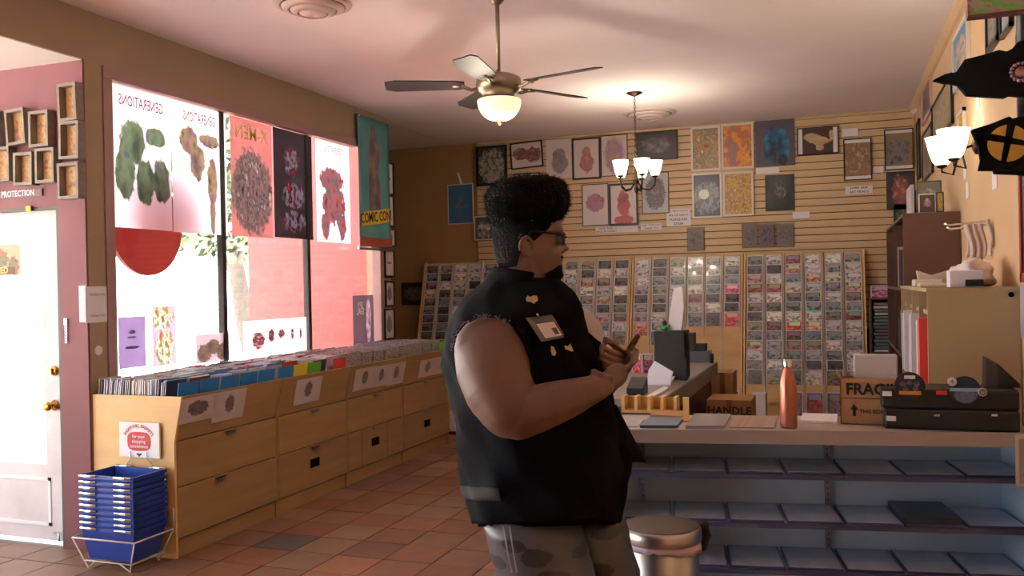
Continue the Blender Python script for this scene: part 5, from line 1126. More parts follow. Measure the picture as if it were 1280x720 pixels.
# stack of comics by the rack
x0, x1, c0, c1 = rect_y(8.9, 1090, 1117, 377, 440); 
gs = thing('magazine_rack', 'narrow dark shelf holding a stack of comics right of the rightmost rack', 'shelf', ((x0+x1)/2, 8.9, 0))
g = G(); g.box(x0-.015, x0, 8.9, 9.15, 0, c1+.02); g.box(x1, x1+.015, 8.9, 9.15, 0, c1+.02); g.box(x0, x1, 9.13, 9.15, 0, c1+.02); g.box(x0, x1, 8.9, 9.13, c0-.03, c0); g.build('case', M['brown'], gs)
g = G(); g.box(x0-.015, x1+.015, 8.9, 9.15, c1+.02, c1+.035); g.build('top', mat('dark_red_top', lin((130, 40, 36)), .5), gs)
rr = random.Random(4); n = 15
for k in range(n):
    z = c0+(c1-c0)*k/n; cn, cc = rr.choice([('green', (110, 130, 110)), ('white', (196, 190, 196)), ('grey', (110, 108, 112)), ('teal', (90, 120, 124)), ('cream', (180, 170, 150))])
    g = G(); g.box(x0+.012+rr.uniform(0, .02), x1-.012-rr.uniform(0, .03), 8.885, 9.1, z+.001, z+(c1-c0)/n*.72); o = g.build('comic_bundle', M['tint'], col=lin(cc)); tag(o, '%s comic bundle, %s up in the dark shelf stack' % (cn, ORD[k]), 'comics', 'flat stacked comics right of the racks')
a0, a1, c0, c1 = rect_y(8.95, 1088, 1120, 357, 375)
g = G(); g.box(a0, a1, 8.95, 8.96, bpy.data.objects['magazine_rack'].location.z+aty(8.9, 1103, 377).z+.036, c1); o = g.build('comic', M['cover'], col=lin((170, 130, 150))); tag(o, 'pink and grey comic displayed above the narrow dark shelf', 'comic')
# on top of the beige cabinet
ZT2 = cz1+.001
def blob(cx, cy, cz, rx, ry, rz, name, m, label, cat, seed=0, amp=.35):
    g = G(); g.ball((0, 0, 0), 1, 28, 18)
    for p in g.v:
        n_ = noise.noise(p*1.6+Vector((seed, 0, 0)))*amp+noise.noise(p*4+Vector((0, seed, 0)))*amp*.35; p *= 1+n_
    for i, p in enumerate(g.v): g.v[i] = Vector((cx+p.x*rx, cy+p.y*ry, max(cz, cz+rz*.75+p.z*rz)))
    o = g.build(name, m); tag(o, label, cat); return o
ctm = mat('white_cloth', lin((212, 192, 188)), .9, bump=.3, bscale=14)
c = aty(4.85, 1216, 345); blob(c.x, 4.88, ZT2, .1, .16, .075, 'plastic_bags', mat('crumpled_white_plastic', lin((220, 206, 208)), .35, bump=.5, bscale=30), 'crumpled white plastic bags heaped on the beige cabinet', 'bags', 3)
a0, a1, c0, c1 = rect_y(4.6, 1187, 1230, 338, 357)
t = thing('label_printer', 'small white box printer on the beige cabinet\'s top edge', 'printer', ((a0+a1)/2, 4.6, ZT2))
g = G(); g.box(a0, a1, 4.6, 4.72, ZT2, c1); g.build('body', M['paper'], t, bev=.004)
g = G(); g.box(a0+.065, a1-.002, 4.596, 4.6, ZT2+.004, ZT2+.035); g.build('slot', M['black'], t)
c = aty(5.2, 1172, 350)
for k, (px, w_, lb, cc) in enumerate(((1157, .1, 'cream folded sheet pile on the cabinet top', (214, 204, 170)), (1150, .12, 'white folded papers at the far end of the cabinet top', (214, 206, 206)))):
    Y = 4.9+k*.6; x_ = aty(Y, px+10, 352).x
    g = G(); g.box(max(x_-.07, cx0), x_+w_*.6, Y, Y+.18, ZT2, ZT2+.02+.018*k); o = g.build('folded_papers', M['tint'], col=lin(cc), bev=.006); tag(o, lb, 'paper')
Y = 5.7; x_ = aty(Y, 1170, 340).x; g = G(); g.prism([(x_-.09, Y, ZT2+.03), (x_+.08, Y, ZT2), (x_+.11, Y, ZT2+.1), (x_-.02, Y, ZT2+.06), (x_-.1, Y, ZT2+.09)], (0, .1, 0)); o = g.build('open_envelope', M['tint'], col=lin((190, 178, 160))); tag(o, 'open crumpled envelope at the back of the cabinet top', 'envelope')
# wire bag hooks on the wall with hanging white cloths
Y = 5.3; t = thing('towel_rack', 'chrome two-armed rail rack fixed to the right wall above the cabinet', 'rack', (XR, Y, 1.62))
p1_ = aty(Y, 1181, 279); p2_ = aty(Y, 1183, 284)
for p in (p1_, p2_):
    g = G(); g.tube([(XR-.004, Y+(.03 if p is p1_ else -.0), p.z+.005), (p.x+.02, Y+(.03 if p is p1_ else 0), p.z-.012), (p.x, Y+(.03 if p is p1_ else 0), p.z)], .006, 8); g.build('rail', M['chrome'], t)
a0, a1, c0, c1 = rect_y(Y, 1210, 1238, 281, 320)
g = G(); g.tube([(a0, Y-.01, c1), (a0, Y-.01, c0)], .004, 6); g.tube([(a1, Y-.01, c1), (a1, Y-.01, c0), (a0, Y-.01, c0)], .004, 6); g.build('bracket', M['chrome'], t)
def cloth(px0, px1, yt, yb_, Y, label, m, waves=3, amp=.012):
    a0, a1, c0, c1 = rect_y(Y, px0, px1, yt, yb_); a1 = min(a1, XR-.02); nx, nz = 18, 8; pts = []
    for j in range(nz+1):
        for i in range(nx+1): pts.append((a0+(a1-a0)*i/nx+.01*math.sin(j*.6), Y+amp*math.sin(i/nx*waves*2*PI+j*.25), c0+(c1-c0)*j/nz+.008*math.sin(i*.8)*(j == 0)))
    g = G(); g.add(pts, [(j*(nx+1)+i, j*(nx+1)+i+1, (j+1)*(nx+1)+i+1, (j+1)*(nx+1)+i) for j in range(nz) for i in range(nx)], True)
    o = g.build('hanging_cloth', m); s_ = o.modifiers.new('s', 'SOLIDIFY'); s_.thickness = .006; tag(o, label, 'cloth', 'cloths hanging over the cabinet'); return o
cloth(1208, 1232, 280, 323, Y-.035, 'pinkish white folded cloth draped over the chrome rail', ctm)
cloth(1238, 1250, 274, 308, Y-.08, 'greyish white cloth hanging close to the right wall', mat('grey_cloth', lin((190, 176, 164)), .9, bump=.4, bscale=14), 2, .02)

# right wall pictures
def rpic(px0, px1, yt, yb_, label, artm, fr=M['blackframe'], fw=.02, X=XR, name='wall_picture', z0=None):
    Yc0, Yc1, c0, c1 = rect_x(X-.01, px0, px1, yt, yb_); y0, y1 = min(Yc0, Yc1), max(Yc0, Yc1)
    t = thing(name, label, 'picture', (X, (y0+y1)/2, c0), 'pictures on the right wall')
    g = G()
    for q in ((y0, y0+fw, c0, c1), (y1-fw, y1, c0, c1), (y0, y1, c0, c0+fw), (y0, y1, c1-fw, c1)): g.box(X-.02, X-.001, *q)
    g.build('frame', fr, t); g = G(); g.box(X-.012, X-.004, y0+fw, y1-fw, c0+fw, c1-fw); g.build('print', artm, t)
def rs(i, bg, fg): return art('r%d' % i, bg, fg, [(.5, .5, .4, .4)], 'y', 5, seed=i)
def rq(y0, y1, z0, z1, label, artm, fr=M['blackframe'], fw=.02):
    t = thing('wall_picture', label, 'picture', (XR, (y0+y1)/2, z0), 'pictures on the right wall'); g = G()
    for q in ((y0, y0+fw, z0, z1), (y1-fw, y1, z0, z1), (y0, y1, z0, z0+fw), (y0, y1, z1-fw, z1)): g.box(XR-.022, XR-.001, *q)
    g.build('frame', fr, t); g = G(); g.box(XR-.012, XR-.004, y0+fw, y1-fw, z0+fw, z1-fw); g.build('print', artm, t)
def yx(px, py): return atx(XR-.01, px, py).y
def zx(px, py): return atx(XR-.01, px, py).z
rq(yx(1211, 50), yx(1192, 60), zx(1211, 90), zx(1203, 28), 'white framed blue poster high on the right wall', rs(1, (60, 130, 160), [(170, 90, 80), (200, 180, 160), (40, 90, 130)]), M['whiteframe'], .03)
rq(yx(1249, 40), yx(1234, 40), zx(1240, 62), zx(1240, 5), 'black framed grey picture near the top right of the wall', rs(2, (130, 126, 116), [(90, 90, 84), (160, 150, 140)]), M['blackframe'], .03)
rq(yx(1265, 30), yx(1252, 30), zx(1256, 45), zx(1256, -5), 'teal and pink framed print at the top right, nearest the camera', rs(3, (150, 190, 190), [(190, 140, 160), (110, 150, 170)]), M['blackframe'], .02)
rq(yx(1164, 120), yx(1153, 120), zx(1158, 150), zx(1158, 92), 'pink bordered grey poster far along the right wall, under the ceiling', rs(4, (96, 96, 104), [(60, 60, 70), (130, 120, 120)]), mat('pinkish_frame', lin((190, 150, 140)), .5), .03)
rq(yx(1191, 140), yx(1166, 150), zx(1180, 168), zx(1178, 112), 'dark framed sheet of many small yellowed cards on the right wall', rs(5, (150, 132, 104), [(120, 104, 84), (176, 160, 130), (110, 100, 90)]), M['blackframe'], .015)
rq(yx(1206, 160), yx(1198, 160), zx(1202, 175), zx(1202, 138), 'white framed yellow print beside the sconce', rs(6, (200, 170, 50), [(220, 190, 60), (160, 130, 40)]), M['whiteframe'], .025)
rq(yx(1166, 200), yx(1154, 200), zx(1160, 222), zx(1160, 160), 'thin black framed grey print below the pink bordered poster', rs(7, (150, 134, 120), [(120, 110, 104), (96, 90, 88)]), M['blackframe'], .015)
rq(yx(1150, 190), yx(1147, 190), zx(1148, 225), zx(1148, 150), 'narrow dark framed picture in the far right corner', rs(8, (110, 96, 84), [(80, 70, 66), (130, 116, 100)]), M['blackframe'], .015)
for (px, py, w_, h_, lb) in ((1206, 214, .12, .1, 'small white card on the right wall below the sconce'), (1209, 238, .11, .1, 'lower small white card on the right wall'), (1243, 222, .14, .12, 'pale slanted card under the black hanging emblem piece'), (1222, 128, .1, .07, 'white scrap of paper above the sconce')):
    c = atx(XR-.003, px, py); g = G(); g.box(XR-.004, XR-.001, c.y-w_/2, c.y+w_/2, c.z-h_/2, c.z+h_/2); o = g.build('wall_card', M['paper']); tag(o, lb, 'card', 'cards on the right wall')
c = aty(9.7, 1144, 138); g = G(); g.prism([(c.x-.05, 9.6, c.z-.02), (c.x+.04, 9.6, c.z+.02), (c.x+.05, 9.6, c.z-.01), (c.x-.03, 9.6, c.z-.06)], (0, .003, 0)); o = g.build('corner_card', M['paper']); tag(o, 'white card hanging at the ceiling corner of the back wall', 'card')
# near end of right wall: red framed poster and white notice
rq(3.9, 4.42, 1.52, 2.6, 'red framed teal and grey poster at the right picture edge', rs(9, (70, 110, 110), [(50, 60, 60), (140, 140, 130)]), mat('red_frame', lin((120, 16, 22)), .5), .04)
g = G(); g.box(XR-.006, XR-.001, 4.36, 4.56, 1.27, 1.5); o = g.build('notice', mat('lavender_paper', lin((170, 160, 176)), .7)); tag(o, 'lavender grey notice on the right wall beside the beige cabinet', 'notice')
# hanging black felt pieces (face the camera, hang from the ceiling by cord)
def hang(pts_px, Y, th, label, name='hanging_felt_piece', cord=(1250, 70)):
    q = [aty(Y, *p) for p in pts_px]
    t = thing(name, label, 'decoration', (q[0].x, Y, min(p.z for p in q)), 'black shapes hanging by the right wall')
    g = G(); g.prism(q, (0, th, 0)); g.build('body', M['matteblack'], t, bev=.003)
    return t
Yh = 3.3
t1 = hang([(1166, 100), (1182, 92), (1195, 90), (1206, 74), (1230, 68), (1249, 62), (1259, 64), (1266, 60), (1272, 52), (1300, 45), (1300, 122), (1272, 120), (1262, 119), (1256, 122), (1208, 119), (1197, 106), (1190, 104), (1178, 103)], Yh, .03, 'black pointed felt shape with round silver emblem, hanging above the winged one')
c = aty(Yh, 1276, 90)
g = G()
for k in range(14):
    a = 2*PI*k/14; g.ball((c.x+.028*math.cos(a), Yh-.004, c.z+.028*math.sin(a)), .007, 8, 6)
g.lathe([(.02, 0), (.02, .004), (.006, .008)], (c.x, Yh, c.z), 16, axis=(0, -1, 0)); g.build('emblem', mat('silver_pink', lin((150, 120, 124)), .4, .5), t1)
t2 = hang([(1214, 162), (1240, 154), (1262, 145), (1266, 148), (1300, 138), (1300, 222), (1272, 218), (1243, 217), (1242, 213), (1223, 213), (1226, 200), (1223, 184)], Yh, .03, 'black felt shape bearing a yellow disc crossed by a black X')
c = aty(Yh, 1260, 179); rr_ = 23*(c-EYE).dot(FWD)/FPX
g = G(); g.lathe([(rr_, 0), (rr_, .003)], (c.x, Yh-.0, c.z), 40, axis=(0, -1, 0), smooth=False); g.build('yellow_disc', mat('mustard_felt', lin((170, 130, 50)), .9), t2)
g = G()
for (ax_, bx2) in (((-1.1, .45), (1.1, -.15)), ((.18, 1.05), (-.25, -1.05))):
    A = Vector((c.x+ax_[0]*rr_, Yh-.004, c.z+ax_[1]*rr_)); B = Vector((c.x+bx2[0]*rr_, Yh-.004, c.z+bx2[1]*rr_)); d = (B-A).normalized(); s = Vector((-d.z, 0, d.x))*rr_*.16
    g.prism([A+s*1.3, B+s*.8, B-s*.8, A-s*1.3], (0, .003, 0))
g.build('cross', M['matteblack'], t2)
g = G(); q_ = aty(Yh, 1284, 130); g.tube([(q_.x, Yh+.05, 1.9), (q_.x, Yh+.05, H)], .02, 8); o = g.build('hanging_pole', M['black']); tag(o, 'dark pole at the right picture edge carrying the black shapes', 'pole')
g = G(); g.box(q_.x-.015, q_.x+.3, Yh+.03, Yh+.07, 1.9, 1.92)
a0, a1, c0, c1 = rect_y(3.2, 1209, 1330, -50, 13)
g = G(); g.box(a0, a1, 3.2, 3.23, c0, c1); o = g.build('picture_panel', art('panel', (120, 70, 80), [(100, 60, 90), (90, 150, 70), (150, 110, 120), (60, 40, 50)], [(.5, .3, .5, .5)], 'x', 5)); tag(o, 'multicoloured panel with dark red border hanging at the top right', 'panel')
g = G(); g.box(a0, a1, 3.195, 3.235, c0-.008, c0); g.build('border', mat('dark_red_border', lin((80, 16, 24)), .6), None if False else (WL.__setitem__(o.name, o.location.copy()) or o))
# low sign by the far end of the cabinets
a0, a1, c0, c1 = rect_y(8.6, 562, 584, 512, 537)
t = thing('floor_stand', 'white card on a dark base standing on the floor past the cabinets', 'sign', ((a0+a1)/2, 8.6, 0))
g = G(); g.box(a0, a1, 8.6, 8.61, .03, .03+c1-c0); g.build('card', M['paper'], t)
g = G(); g.box(a0-.02, a1+.02, 8.56, 8.66, 0, .03); g.build('base', M['brown'], t)

#@@PERSON@@
# ================================================================== PERSON
PD = 2.85
foot = atz(0, 660, 760)
def lerp_levels(L, y):
    if y <= L[0][0]: return L[0][1:]
    for a, b in zip(L, L[1:]):
        if y <= b[0]:
            t = (y-a[0])/(b[0]-a[0]); t = t*t*(3-2*t)*.4+t*.6
            return tuple(p+(q-p)*t for p, q in zip(a[1:], b[1:]))
    return L[-1][1:]
def rm(px, d=PD): return px*d/FPX
base_pt = cp(672, 357, PD)
person = thing('person', 'person in black cut-off denim vest, tall black hair and glasses, hands together', 'person', (base_pt.x, base_pt.y, 0))
HL = [(236, 646, 678, .035), (244, 634, 690, .055), (256, 624, 699, .069), (268, 620, 701.5, .075), (280, 618, 702, .078), (290, 617, 703, .079), (298, 617.5, 700.5, .079), (306, 618.5, 701, .078), (316, 620, 701.5, .077), (324, 622, 702, .074), (332, 625, 701, .071), (340, 630, 700.5, .066), (348, 640, 699, .056), (354, 655, 693, .04), (357, 664, 686, .02)]
hf = (cr_*math.cos(.1)+cf_*math.sin(.1)); hs = (cf_*math.cos(.1)-cr_*math.sin(.1))
def ga(x, m, s): return math.exp(-((x-m)/s)**2)
def head_pt(y, ph, off=0):
    xb, xf, hw = lerp_levels(HL, y); cx = (xb+xf)/2; rx = rm(xf-xb)/2; c = math.cos(ph); s = math.sin(ph)
    ax = rx*math.copysign(abs(c)**.92, c); ay = hw*math.copysign(abs(s)**.88, s)
    e = 0; ap = abs(ph)
    # nose, brow, eye sockets, lips, chin
    if y < 312: e += .027*((max(0, y-293)/18)**1.1 if y > 293 else 0)*ga(ph, 0, .16+.05*(y-293)/18)
    else: e += .028*max(0, 1-((y-311)/7.5))**.6*ga(ph, 0, .21) if y < 318.5 else 0
    e += .004*ga(y, 289, 4)*ga(ap, .35, .45)-.009*ga(y, 298, 5)*ga(ap, .42, .2)+.005*ga(ap, .42, .1)*ga(y, 299, 2.5)
    e += .0075*ga(y, 326, 2.6)*ga(ph, 0, .34)+.007*ga(y, 332.5, 2.6)*ga(ph, 0, .3)-.004*ga(y, 329.3, 1.1)*ga(ph, 0, .4)+.006*ga(y, 345, 5)*ga(ph, 0, .4)
    e += .006*ga(y, 315, 8)*ga(ap, .85, .35)
    ax += (e+off)*c; ay += (e+off)*s
    ctr = cp(cx, y, PD); return ctr+hf*ax+hs*ay
B = G()
ys_ = [236+i*1.15 for i in range(106)]
B.loft([[head_pt(y, -PI+2*PI*k/72) for k in range(72)] for y in ys_])
for sd in (-1, 1):   # ears
    c = cp(654, 310, PD)+hs*sd*.079
    n0 = len(B.v); B.ball((0, 0, 0), 1, 14, 10)
    for i in range(n0, len(B.v)):
        p = B.v[i]; B.v[i] = c+hf*(p.x*.021-p.z*.005)+hs*sd*(p.y*.009+.004*p.x*-1)+ZA*p.z*.032
    B.tube([c+hf*(.021*math.cos(a))+hs*sd*(.012-.004*math.cos(a))+ZA*.031*math.sin(a) for a in [(-.4+.33*i)*1.0 for i in range(13)]], .005, 8)
# neck and trunk
B.tube([cp(657, 322, PD), cp(655, 345, PD), cp(652, 372, PD), cp(652, 400, PD)], [.075, .08, .092, .12], 20)
TLv = [(348, 622, 694, .085, 2.85), (356, 610, 705, .12, 2.85), (366, 596, 716, .17, 2.85), (378, 583, 723, .215, 2.85), (392, 573, 730, .238, 2.85), (415, 566, 741, .25, 2.85), (440, 563, 750, .255, 2.85), (470, 566, 757, .262, 2.85), (500, 572, 766, .272, 2.85), (540, 580, 776, .28, 2.85), (575, 584, 784, .282, 2.85), (600, 587, 783, .28, 2.85), (630, 592, 778, .275, 2.85), (656, 600, 770, .265, 2.85), (690, 610, 760, .25, 2.85)]
ty = math.radians(-14)
def torso_pt(y, ph, off=0, fold=0):
    xl, xr, ry, dc = lerp_levels(TLv, y); c, s = math.cos(ph), math.sin(ph); rx = rm((xr-xl)/2); ctr = cp((xl+xr)/2, y, dc)
    f_ = fold*(.006*math.sin(ph*7+y*.05)+.004*math.sin(ph*13-y*.09)) if fold else 0
    return ctr+cr_*(rx+off+f_)*math.copysign(abs(c)**.9, c)+cf_*(ry+off+f_)*math.copysign(abs(s)**.9, s)
B.loft([[torso_pt(y, 2*PI*k/40, -.02) for k in range(40)] for y in range(350, 634, 8)])
def limb(pts, seg=44):
    P_ = [cp(*p[:3]) for p in pts]; R_ = [p[3] for p in pts]; B.tube(P_, R_, seg)
    for p, r in zip(P_, R_): B.ball(p, r*.985, 40, 24)
limb([(612, 436, 2.63, .106), (617, 462, 2.60, .110), (626, 488, 2.57, .104), (638, 508, 2.545, .093), (648, 519, 2.53, .071)])
limb([(648, 519, 2.53, .069), (668, 512, 2.52, .068), (692, 504, 2.52, .062), (716, 496, 2.53, .053), (740, 487, 2.55, .041), (752, 482, 2.57, .036)])
limb([(685, 430, 3.02, .08), (704, 480, 3.06, .08), (722, 505, 3.08, .07)]); limb([(722, 505, 3.08, .062), (745, 488, 2.98, .052), (770, 466, 2.84, .036), (778, 456, 2.78, .031)])
def finger(pts, r0=.0098, r1=.0078):
    P_ = [cp(*p) for p in pts]; n = len(P_); R_ = [r0+(r1-r0)*i/(n-1) for i in range(n)]; B.tube(P_, R_, 10)
    for p, r in zip(P_, R_): B.ball(p, r*1.04, 10, 8)
# right hand (camera side): palm cupped upwards, fingers closing behind the other hand
n0 = len(B.v); B.ball((0, 0, 0), 1, 18, 12)
pc = cp(768, 471, 2.60); pu = (cp(790, 456, 2.62)-cp(752, 482, 2.57)).normalized(); pn = pu.cross(-cf_).normalized()
for i in range(n0, len(B.v)): p = B.v[i]; B.v[i] = pc+pu*p.x*.052+pn*p.z*.034+cf_*p.y*.03
finger([(762, 474, 2.56), (752, 470, 2.55), (742, 465, 2.56)], .0125, .0095)
for k in range(4):
    dd = 2.62+.022*k
    finger([(776+2*k, 466-1.5*k, 2.60+.014*k), (789+2*k, 456-2*k, dd), (790+2*k, 445-2*k, dd+.03), (784+k, 439-2*k, dd+.06)], .0092, .0074)
# left hand: laid over it, fingers towards the chest, thumb raised
n0 = len(B.v); B.ball((0, 0, 0), 1, 18, 12)
pc = cp(781, 452, 2.73); pu = (cp(762, 440, 2.68)-cp(784, 456, 2.76)).normalized(); pn = pu.cross(-cf_).normalized()
for i in range(n0, len(B.v)): p = B.v[i]; B.v[i] = pc+pu*p.x*.047+pn*p.z*.025+cf_*p.y*.036
for k, (ax_, ay_, bx2, by2) in enumerate(((768, 432, 757, 424), (764, 440.5, 752.5, 433.5), (763, 449, 752, 443.5), (765, 457.5, 756, 453.5))):
    finger([(779, 441+6*k, 2.70-.008*k), (ax_, ay_, 2.655-.008*k), (bx2, by2, 2.645-.008*k), (bx2-1, by2+4.5, 2.645-.008*k)], .0102, .0078)
finger([(779, 446, 2.70), (787, 436, 2.68), (793, 427, 2.67), (797, 420, 2.665)], .0115, .0085)
# legs and feet
def down(p, z, dx=0, dy=0): return Vector((p.x+dx, p.y+dy, z))
hipn, hipf = cp(655, 640, 2.74), cp(728, 640, 2.96)
for hp, fx in ((hipn, .05), (hipf, .12)):
    kn = down(hp, .5)+cr_*fx; an = down(hp, .1)+cr_*(fx-.02)
    B.tube([hp, (hp+kn)/2, kn, (kn*.6+an*.4), an], [.09, .085, .07, .068, .045], 18)
    for p, r in ((hp, .09), (kn, .07), (an, .045)): B.ball(p, r, 14, 10)
    B.tube([an+ZA*-.02, an-ZA*.04+cr_*.1, an-ZA*.055+cr_*.18], [.045, .04, .025], 12)
me = B.mesh('body', M['skin']); tmp = bpy.data.objects.new('tmp', me); COL.objects.link(tmp)
rmod = tmp.modifiers.new('r', 'REMESH'); rmod.mode = 'VOXEL'; rmod.voxel_size = .0031; rmod.use_smooth_shade = True
smo = tmp.modifiers.new('s', 'SMOOTH'); smo.factor = .5; smo.iterations = 3
dg = bpy.context.evaluated_depsgraph_get(); me2 = bpy.data.meshes.new_from_object(tmp.evaluated_get(dg)); bpy.data.objects.remove(tmp); bpy.data.meshes.remove(me)
me2.name = 'body'; me2.materials.clear(); me2.materials.append(M['skin']); me2.transform(Matrix.Translation(-WL['person']))
link('body', me2, person, Vector(), label='brown skinned body, face in profile with arms bent and hands together')
# hair: tall top, short sides, beard
TH = [(221, 646, 684, .05), (224, 632, 697, .075), (229, 619, 705, .093), (236, 611, 709, .101), (246, 607, 711, .105), (256, 607, 711, .105), (265, 609, 708.5, .102), (273, 612, 703, .096), (281, 615, 696, .087), (287, 619, 690, .079)]
g = G(); R_ = []
for i in range(34):
    y = 221+i*2; xb, xf, hw = lerp_levels(TH, y); ring = []
    for k in range(90):
        ph = 2*PI*k/90; ctr = cp((xb+xf)/2, y, PD); p = ctr+hf*rm((xf-xb)/2)*math.copysign(abs(math.cos(ph))**.85, math.cos(ph))+hs*hw*math.copysign(abs(math.sin(ph))**.85, math.sin(ph))
        q = p-ctr; n_ = noise.noise(p*38)*.006+noise.noise(p*110)*.005; ring.append(ctr+q*(1+n_/max(.02, q.length)) + ZA*noise.noise(p*60)*.003)
    R_.append(ring)
g.loft(R_); hair = g.build('hair', M['hair'], person)
g = G(); rr = random.Random(9)      # loose tips standing out of the hair
for k in range(5200):
    i = rr.randrange(0, 33); j = rr.randrange(90); p = R_[i][j]; xb, xf, hw = lerp_levels(TH, 248); c = cp((xb+xf)/2, 252, PD)
    d = ((p-c).normalized()+Vector((rr.uniform(-.5, .5), rr.uniform(-.5, .5), rr.uniform(-.5, .5)))).normalized(); s = d.orthogonal().normalized()*.0007; L_ = rr.uniform(.006, .016)
    g.add([p-s, p+s, p+d*L_], [(0, 1, 2)])
g.build('loose_hair', M['hair'], hair, kind='stuff')
def patch(rows, name, m, parent, th=.003):
    n = len(rows[0]); g = G(); g.add([p for r in rows for p in r], [(i*n+k, i*n+k+1, (i+1)*n+k+1, (i+1)*n+k) for i in range(len(rows)-1) for k in range(n-1)], True)
    o = g.build(name, m, parent); s_ = o.modifiers.new('s', 'SOLIDIFY'); s_.thickness = th; s_.offset = 0; return o
rows = []
for i in range(34):
    y = 262+i*2.35; lim = 1.0 if y < 284 else (1.0+(y-284)*.025 if y < 304 else 1.72+(y-304)*.012)
    rows.append([head_pt(y, lim+(2*PI-2*lim)*k/40, .0035) for k in range(41)])
patch(rows, 'short_side_hair', mat('faded_hair', lin((26, 22, 24)), .95, spec=.1, bump=.8, bscale=300), hair)
rows = [[head_pt(336.5+i*1.8-4*abs(-1.0+2.0*k/28)*(1-i/14), (-1.0+2.0*k/28)*(.5+.75*min(1, i/5)), .002+.003*ga(-1.0+2.0*k/28, 0, .4)*ga(i, 6, 4)) for k in range(29)] for i in range(11)]
patch(rows, 'beard', M['hair'], person, .004)
rows = [[head_pt(y, -.42+.84*k/14, .003) for k in range(15)] for y in (320.5, 322, 323.6)]
patch(rows, 'moustache', M['hair'], person, .003)
# glasses
gb_ = M['black']; gl = G(); gl.tube([cp(706, 297, PD)-hs*.012, cp(708, 296, PD), cp(706, 297, PD)+hs*.012], .003, 8); gla = gl.build('glasses', gb_, person)
for sd in (-1, 1):
    gl = G()
    t0 = cp(659, 291, PD)+hs*sd*.083; t1 = cp(698, 294.5, PD)+hs*sd*.07; gl.tube([t0-hf*.012-ZA*.018, t0, (t0+t1)/2+hs*sd*.002, t1, t1+hf*.012-hs*sd*.01], .0032, 8); gl.build('temple', gb_, gla)
for sd in (-1, 1):
    c = cp(705, 299, PD)+hs*sd*.034; g = G(); R8 = []
    for k in range(16):
        a = 2*PI*k/16; R8.append(c+hs*.027*math.copysign(abs(math.cos(a))**.7, math.cos(a))+ZA*.018*math.copysign(abs(math.sin(a))**.7, math.sin(a))-hf*.012*abs(math.cos(a)+sd)/2)
    g.tube(R8, .0032, 6, closed=True); g.build('rim', gb_, gla); g = G(); g.prism(R8, hf*.0015); g.build('lens', mat('dark_lens', lin((30, 24, 28)), .08) if 'dark_lens' not in bpy.data.materials else bpy.data.materials['dark_lens'], gla)
# black T-shirt and denim vest
def tp(y, ph, off, fold=1): return torso_pt(y-max(0, y-357)*.088*max(0, -math.sin(ph)), ph, off, fold)
g = G(); g.loft([[tp(y, 2*PI*k/64, .004, 1) for k in range(64)] for y in range(349, 658, 5)]); g.build('shirt', M['shirt'], person)
rows = [[tp(y, .62+(2*PI-1.24)*k/70, .018, 1) for k in range(71)] for y in range(349, 652, 6)]
vest = patch(rows, 'denim_vest', M['denim'], person, .006)
rows = []
for i in range(6):
    t = i/5; c = cp(658-7*t, 333+26*t, PD); rows.append([c+cr_*(.1+.03*t)*math.cos(a)+cf_*(.1+.05*t)*math.sin(a)-ZA*.04*(math.cos(a)*.5+.5) for a in [1.35+(2*PI-2.7)*k/40 for k in range(41)]])
patch(rows, 'collar', M['denim'], vest, .008)
rows = [[tp(y, 2.3+1.9*k/40, .026, 1) for k in range(41)] for y in (603, 608, 613, 619)]
patch(rows, 'waistband', mat('vest_band', lin((17, 17, 24)), .85, bump=.2, bscale=400), vest)
for px, py in ((592, 612), (610, 613)):
    c = cp(px, py, 2.85-.262*math.sqrt(max(0, 1-((px-685)/100)**2))-.02); g = G(); g.ball(c, .006); g.build('button', M['chrome'], vest)
# front flap of the open vest hanging forward
fl_ = [(770, 505, 2.9), (790, 545, 2.88), (808, 578, 2.84), (790, 578, 2.8), (766, 572, 2.74), (760, 530, 2.76)]
g = G(); g.prism([cp(*p) for p in fl_], cf_*.012); g.build('front_flap', M['denim'], vest, bev=.002)
# frayed armhole
rr = random.Random(6); path = [(565, 436), (569, 418), (580, 404), (600, 394.5), (620, 395), (640, 402), (655, 416), (663, 440), (667, 468), (672, 494)]
g = G(); g.tube([cp(x, y, 2.575-(.03 if x > 630 else 0)) for x, y in path], [.006]*len(path), 8); fr = g.build('armhole_hem', M['denim'], vest)
g = G()
for k in range(110):
    t = rr.random()*.55*(len(path)-1); i = int(t); f = t-i; x = path[i][0]+(path[i+1][0]-path[i][0])*f; y = path[i][1]+(path[i+1][1]-path[i][1])*f
    p = cp(x, y, 2.565-(.03 if x > 630 else 0)); d = Vector((rr.uniform(-1, 1), rr.uniform(-1, .2), rr.uniform(-1, .6))).normalized()*rr.uniform(.004, .012); g.tube([p, p+d*.6+ZA*.002, p+d], .0009, 4)
g.build('loose_threads', mat('white_threads', lin((130, 126, 134)), .9), fr, kind='stuff')
# badge, pins
def tsurf(px, py, off=.024):
    xl, xr, ry, dc = lerp_levels(TLv, py); sx = (px-(xl+xr)/2)/((xr-xl)/2+4); return cp(px, py, dc-(ry+off)*max(.05, (1-sx*sx))**.47)
q = [tsurf(656, 398, .03), tsurf(689, 394, .03), tsurf(706, 422, .03), tsurf(676, 428, .03)]
nb = (q[1]-q[0]).cross(q[3]-q[0]).normalized(); nb = nb if nb.dot(FWD) < 0 else -nb
g = G(); g.prism([p+nb*.004 for p in q], nb*.003); bd_ = g.build('name_badge', mat('badge_sleeve', lin((96, 90, 98)), .2), person)
lp = lambda u, v: q[0]*(1-u)*(1-v)+q[1]*u*(1-v)+q[2]*u*v+q[3]*(1-u)*v
g = G(); g.prism([lp(u, v)+nb*.0075 for u, v in ((.22, .3), (.9, .3), (.9, .9), (.22, .9))], nb*.001); g.build('card', M['paper'], bd_)
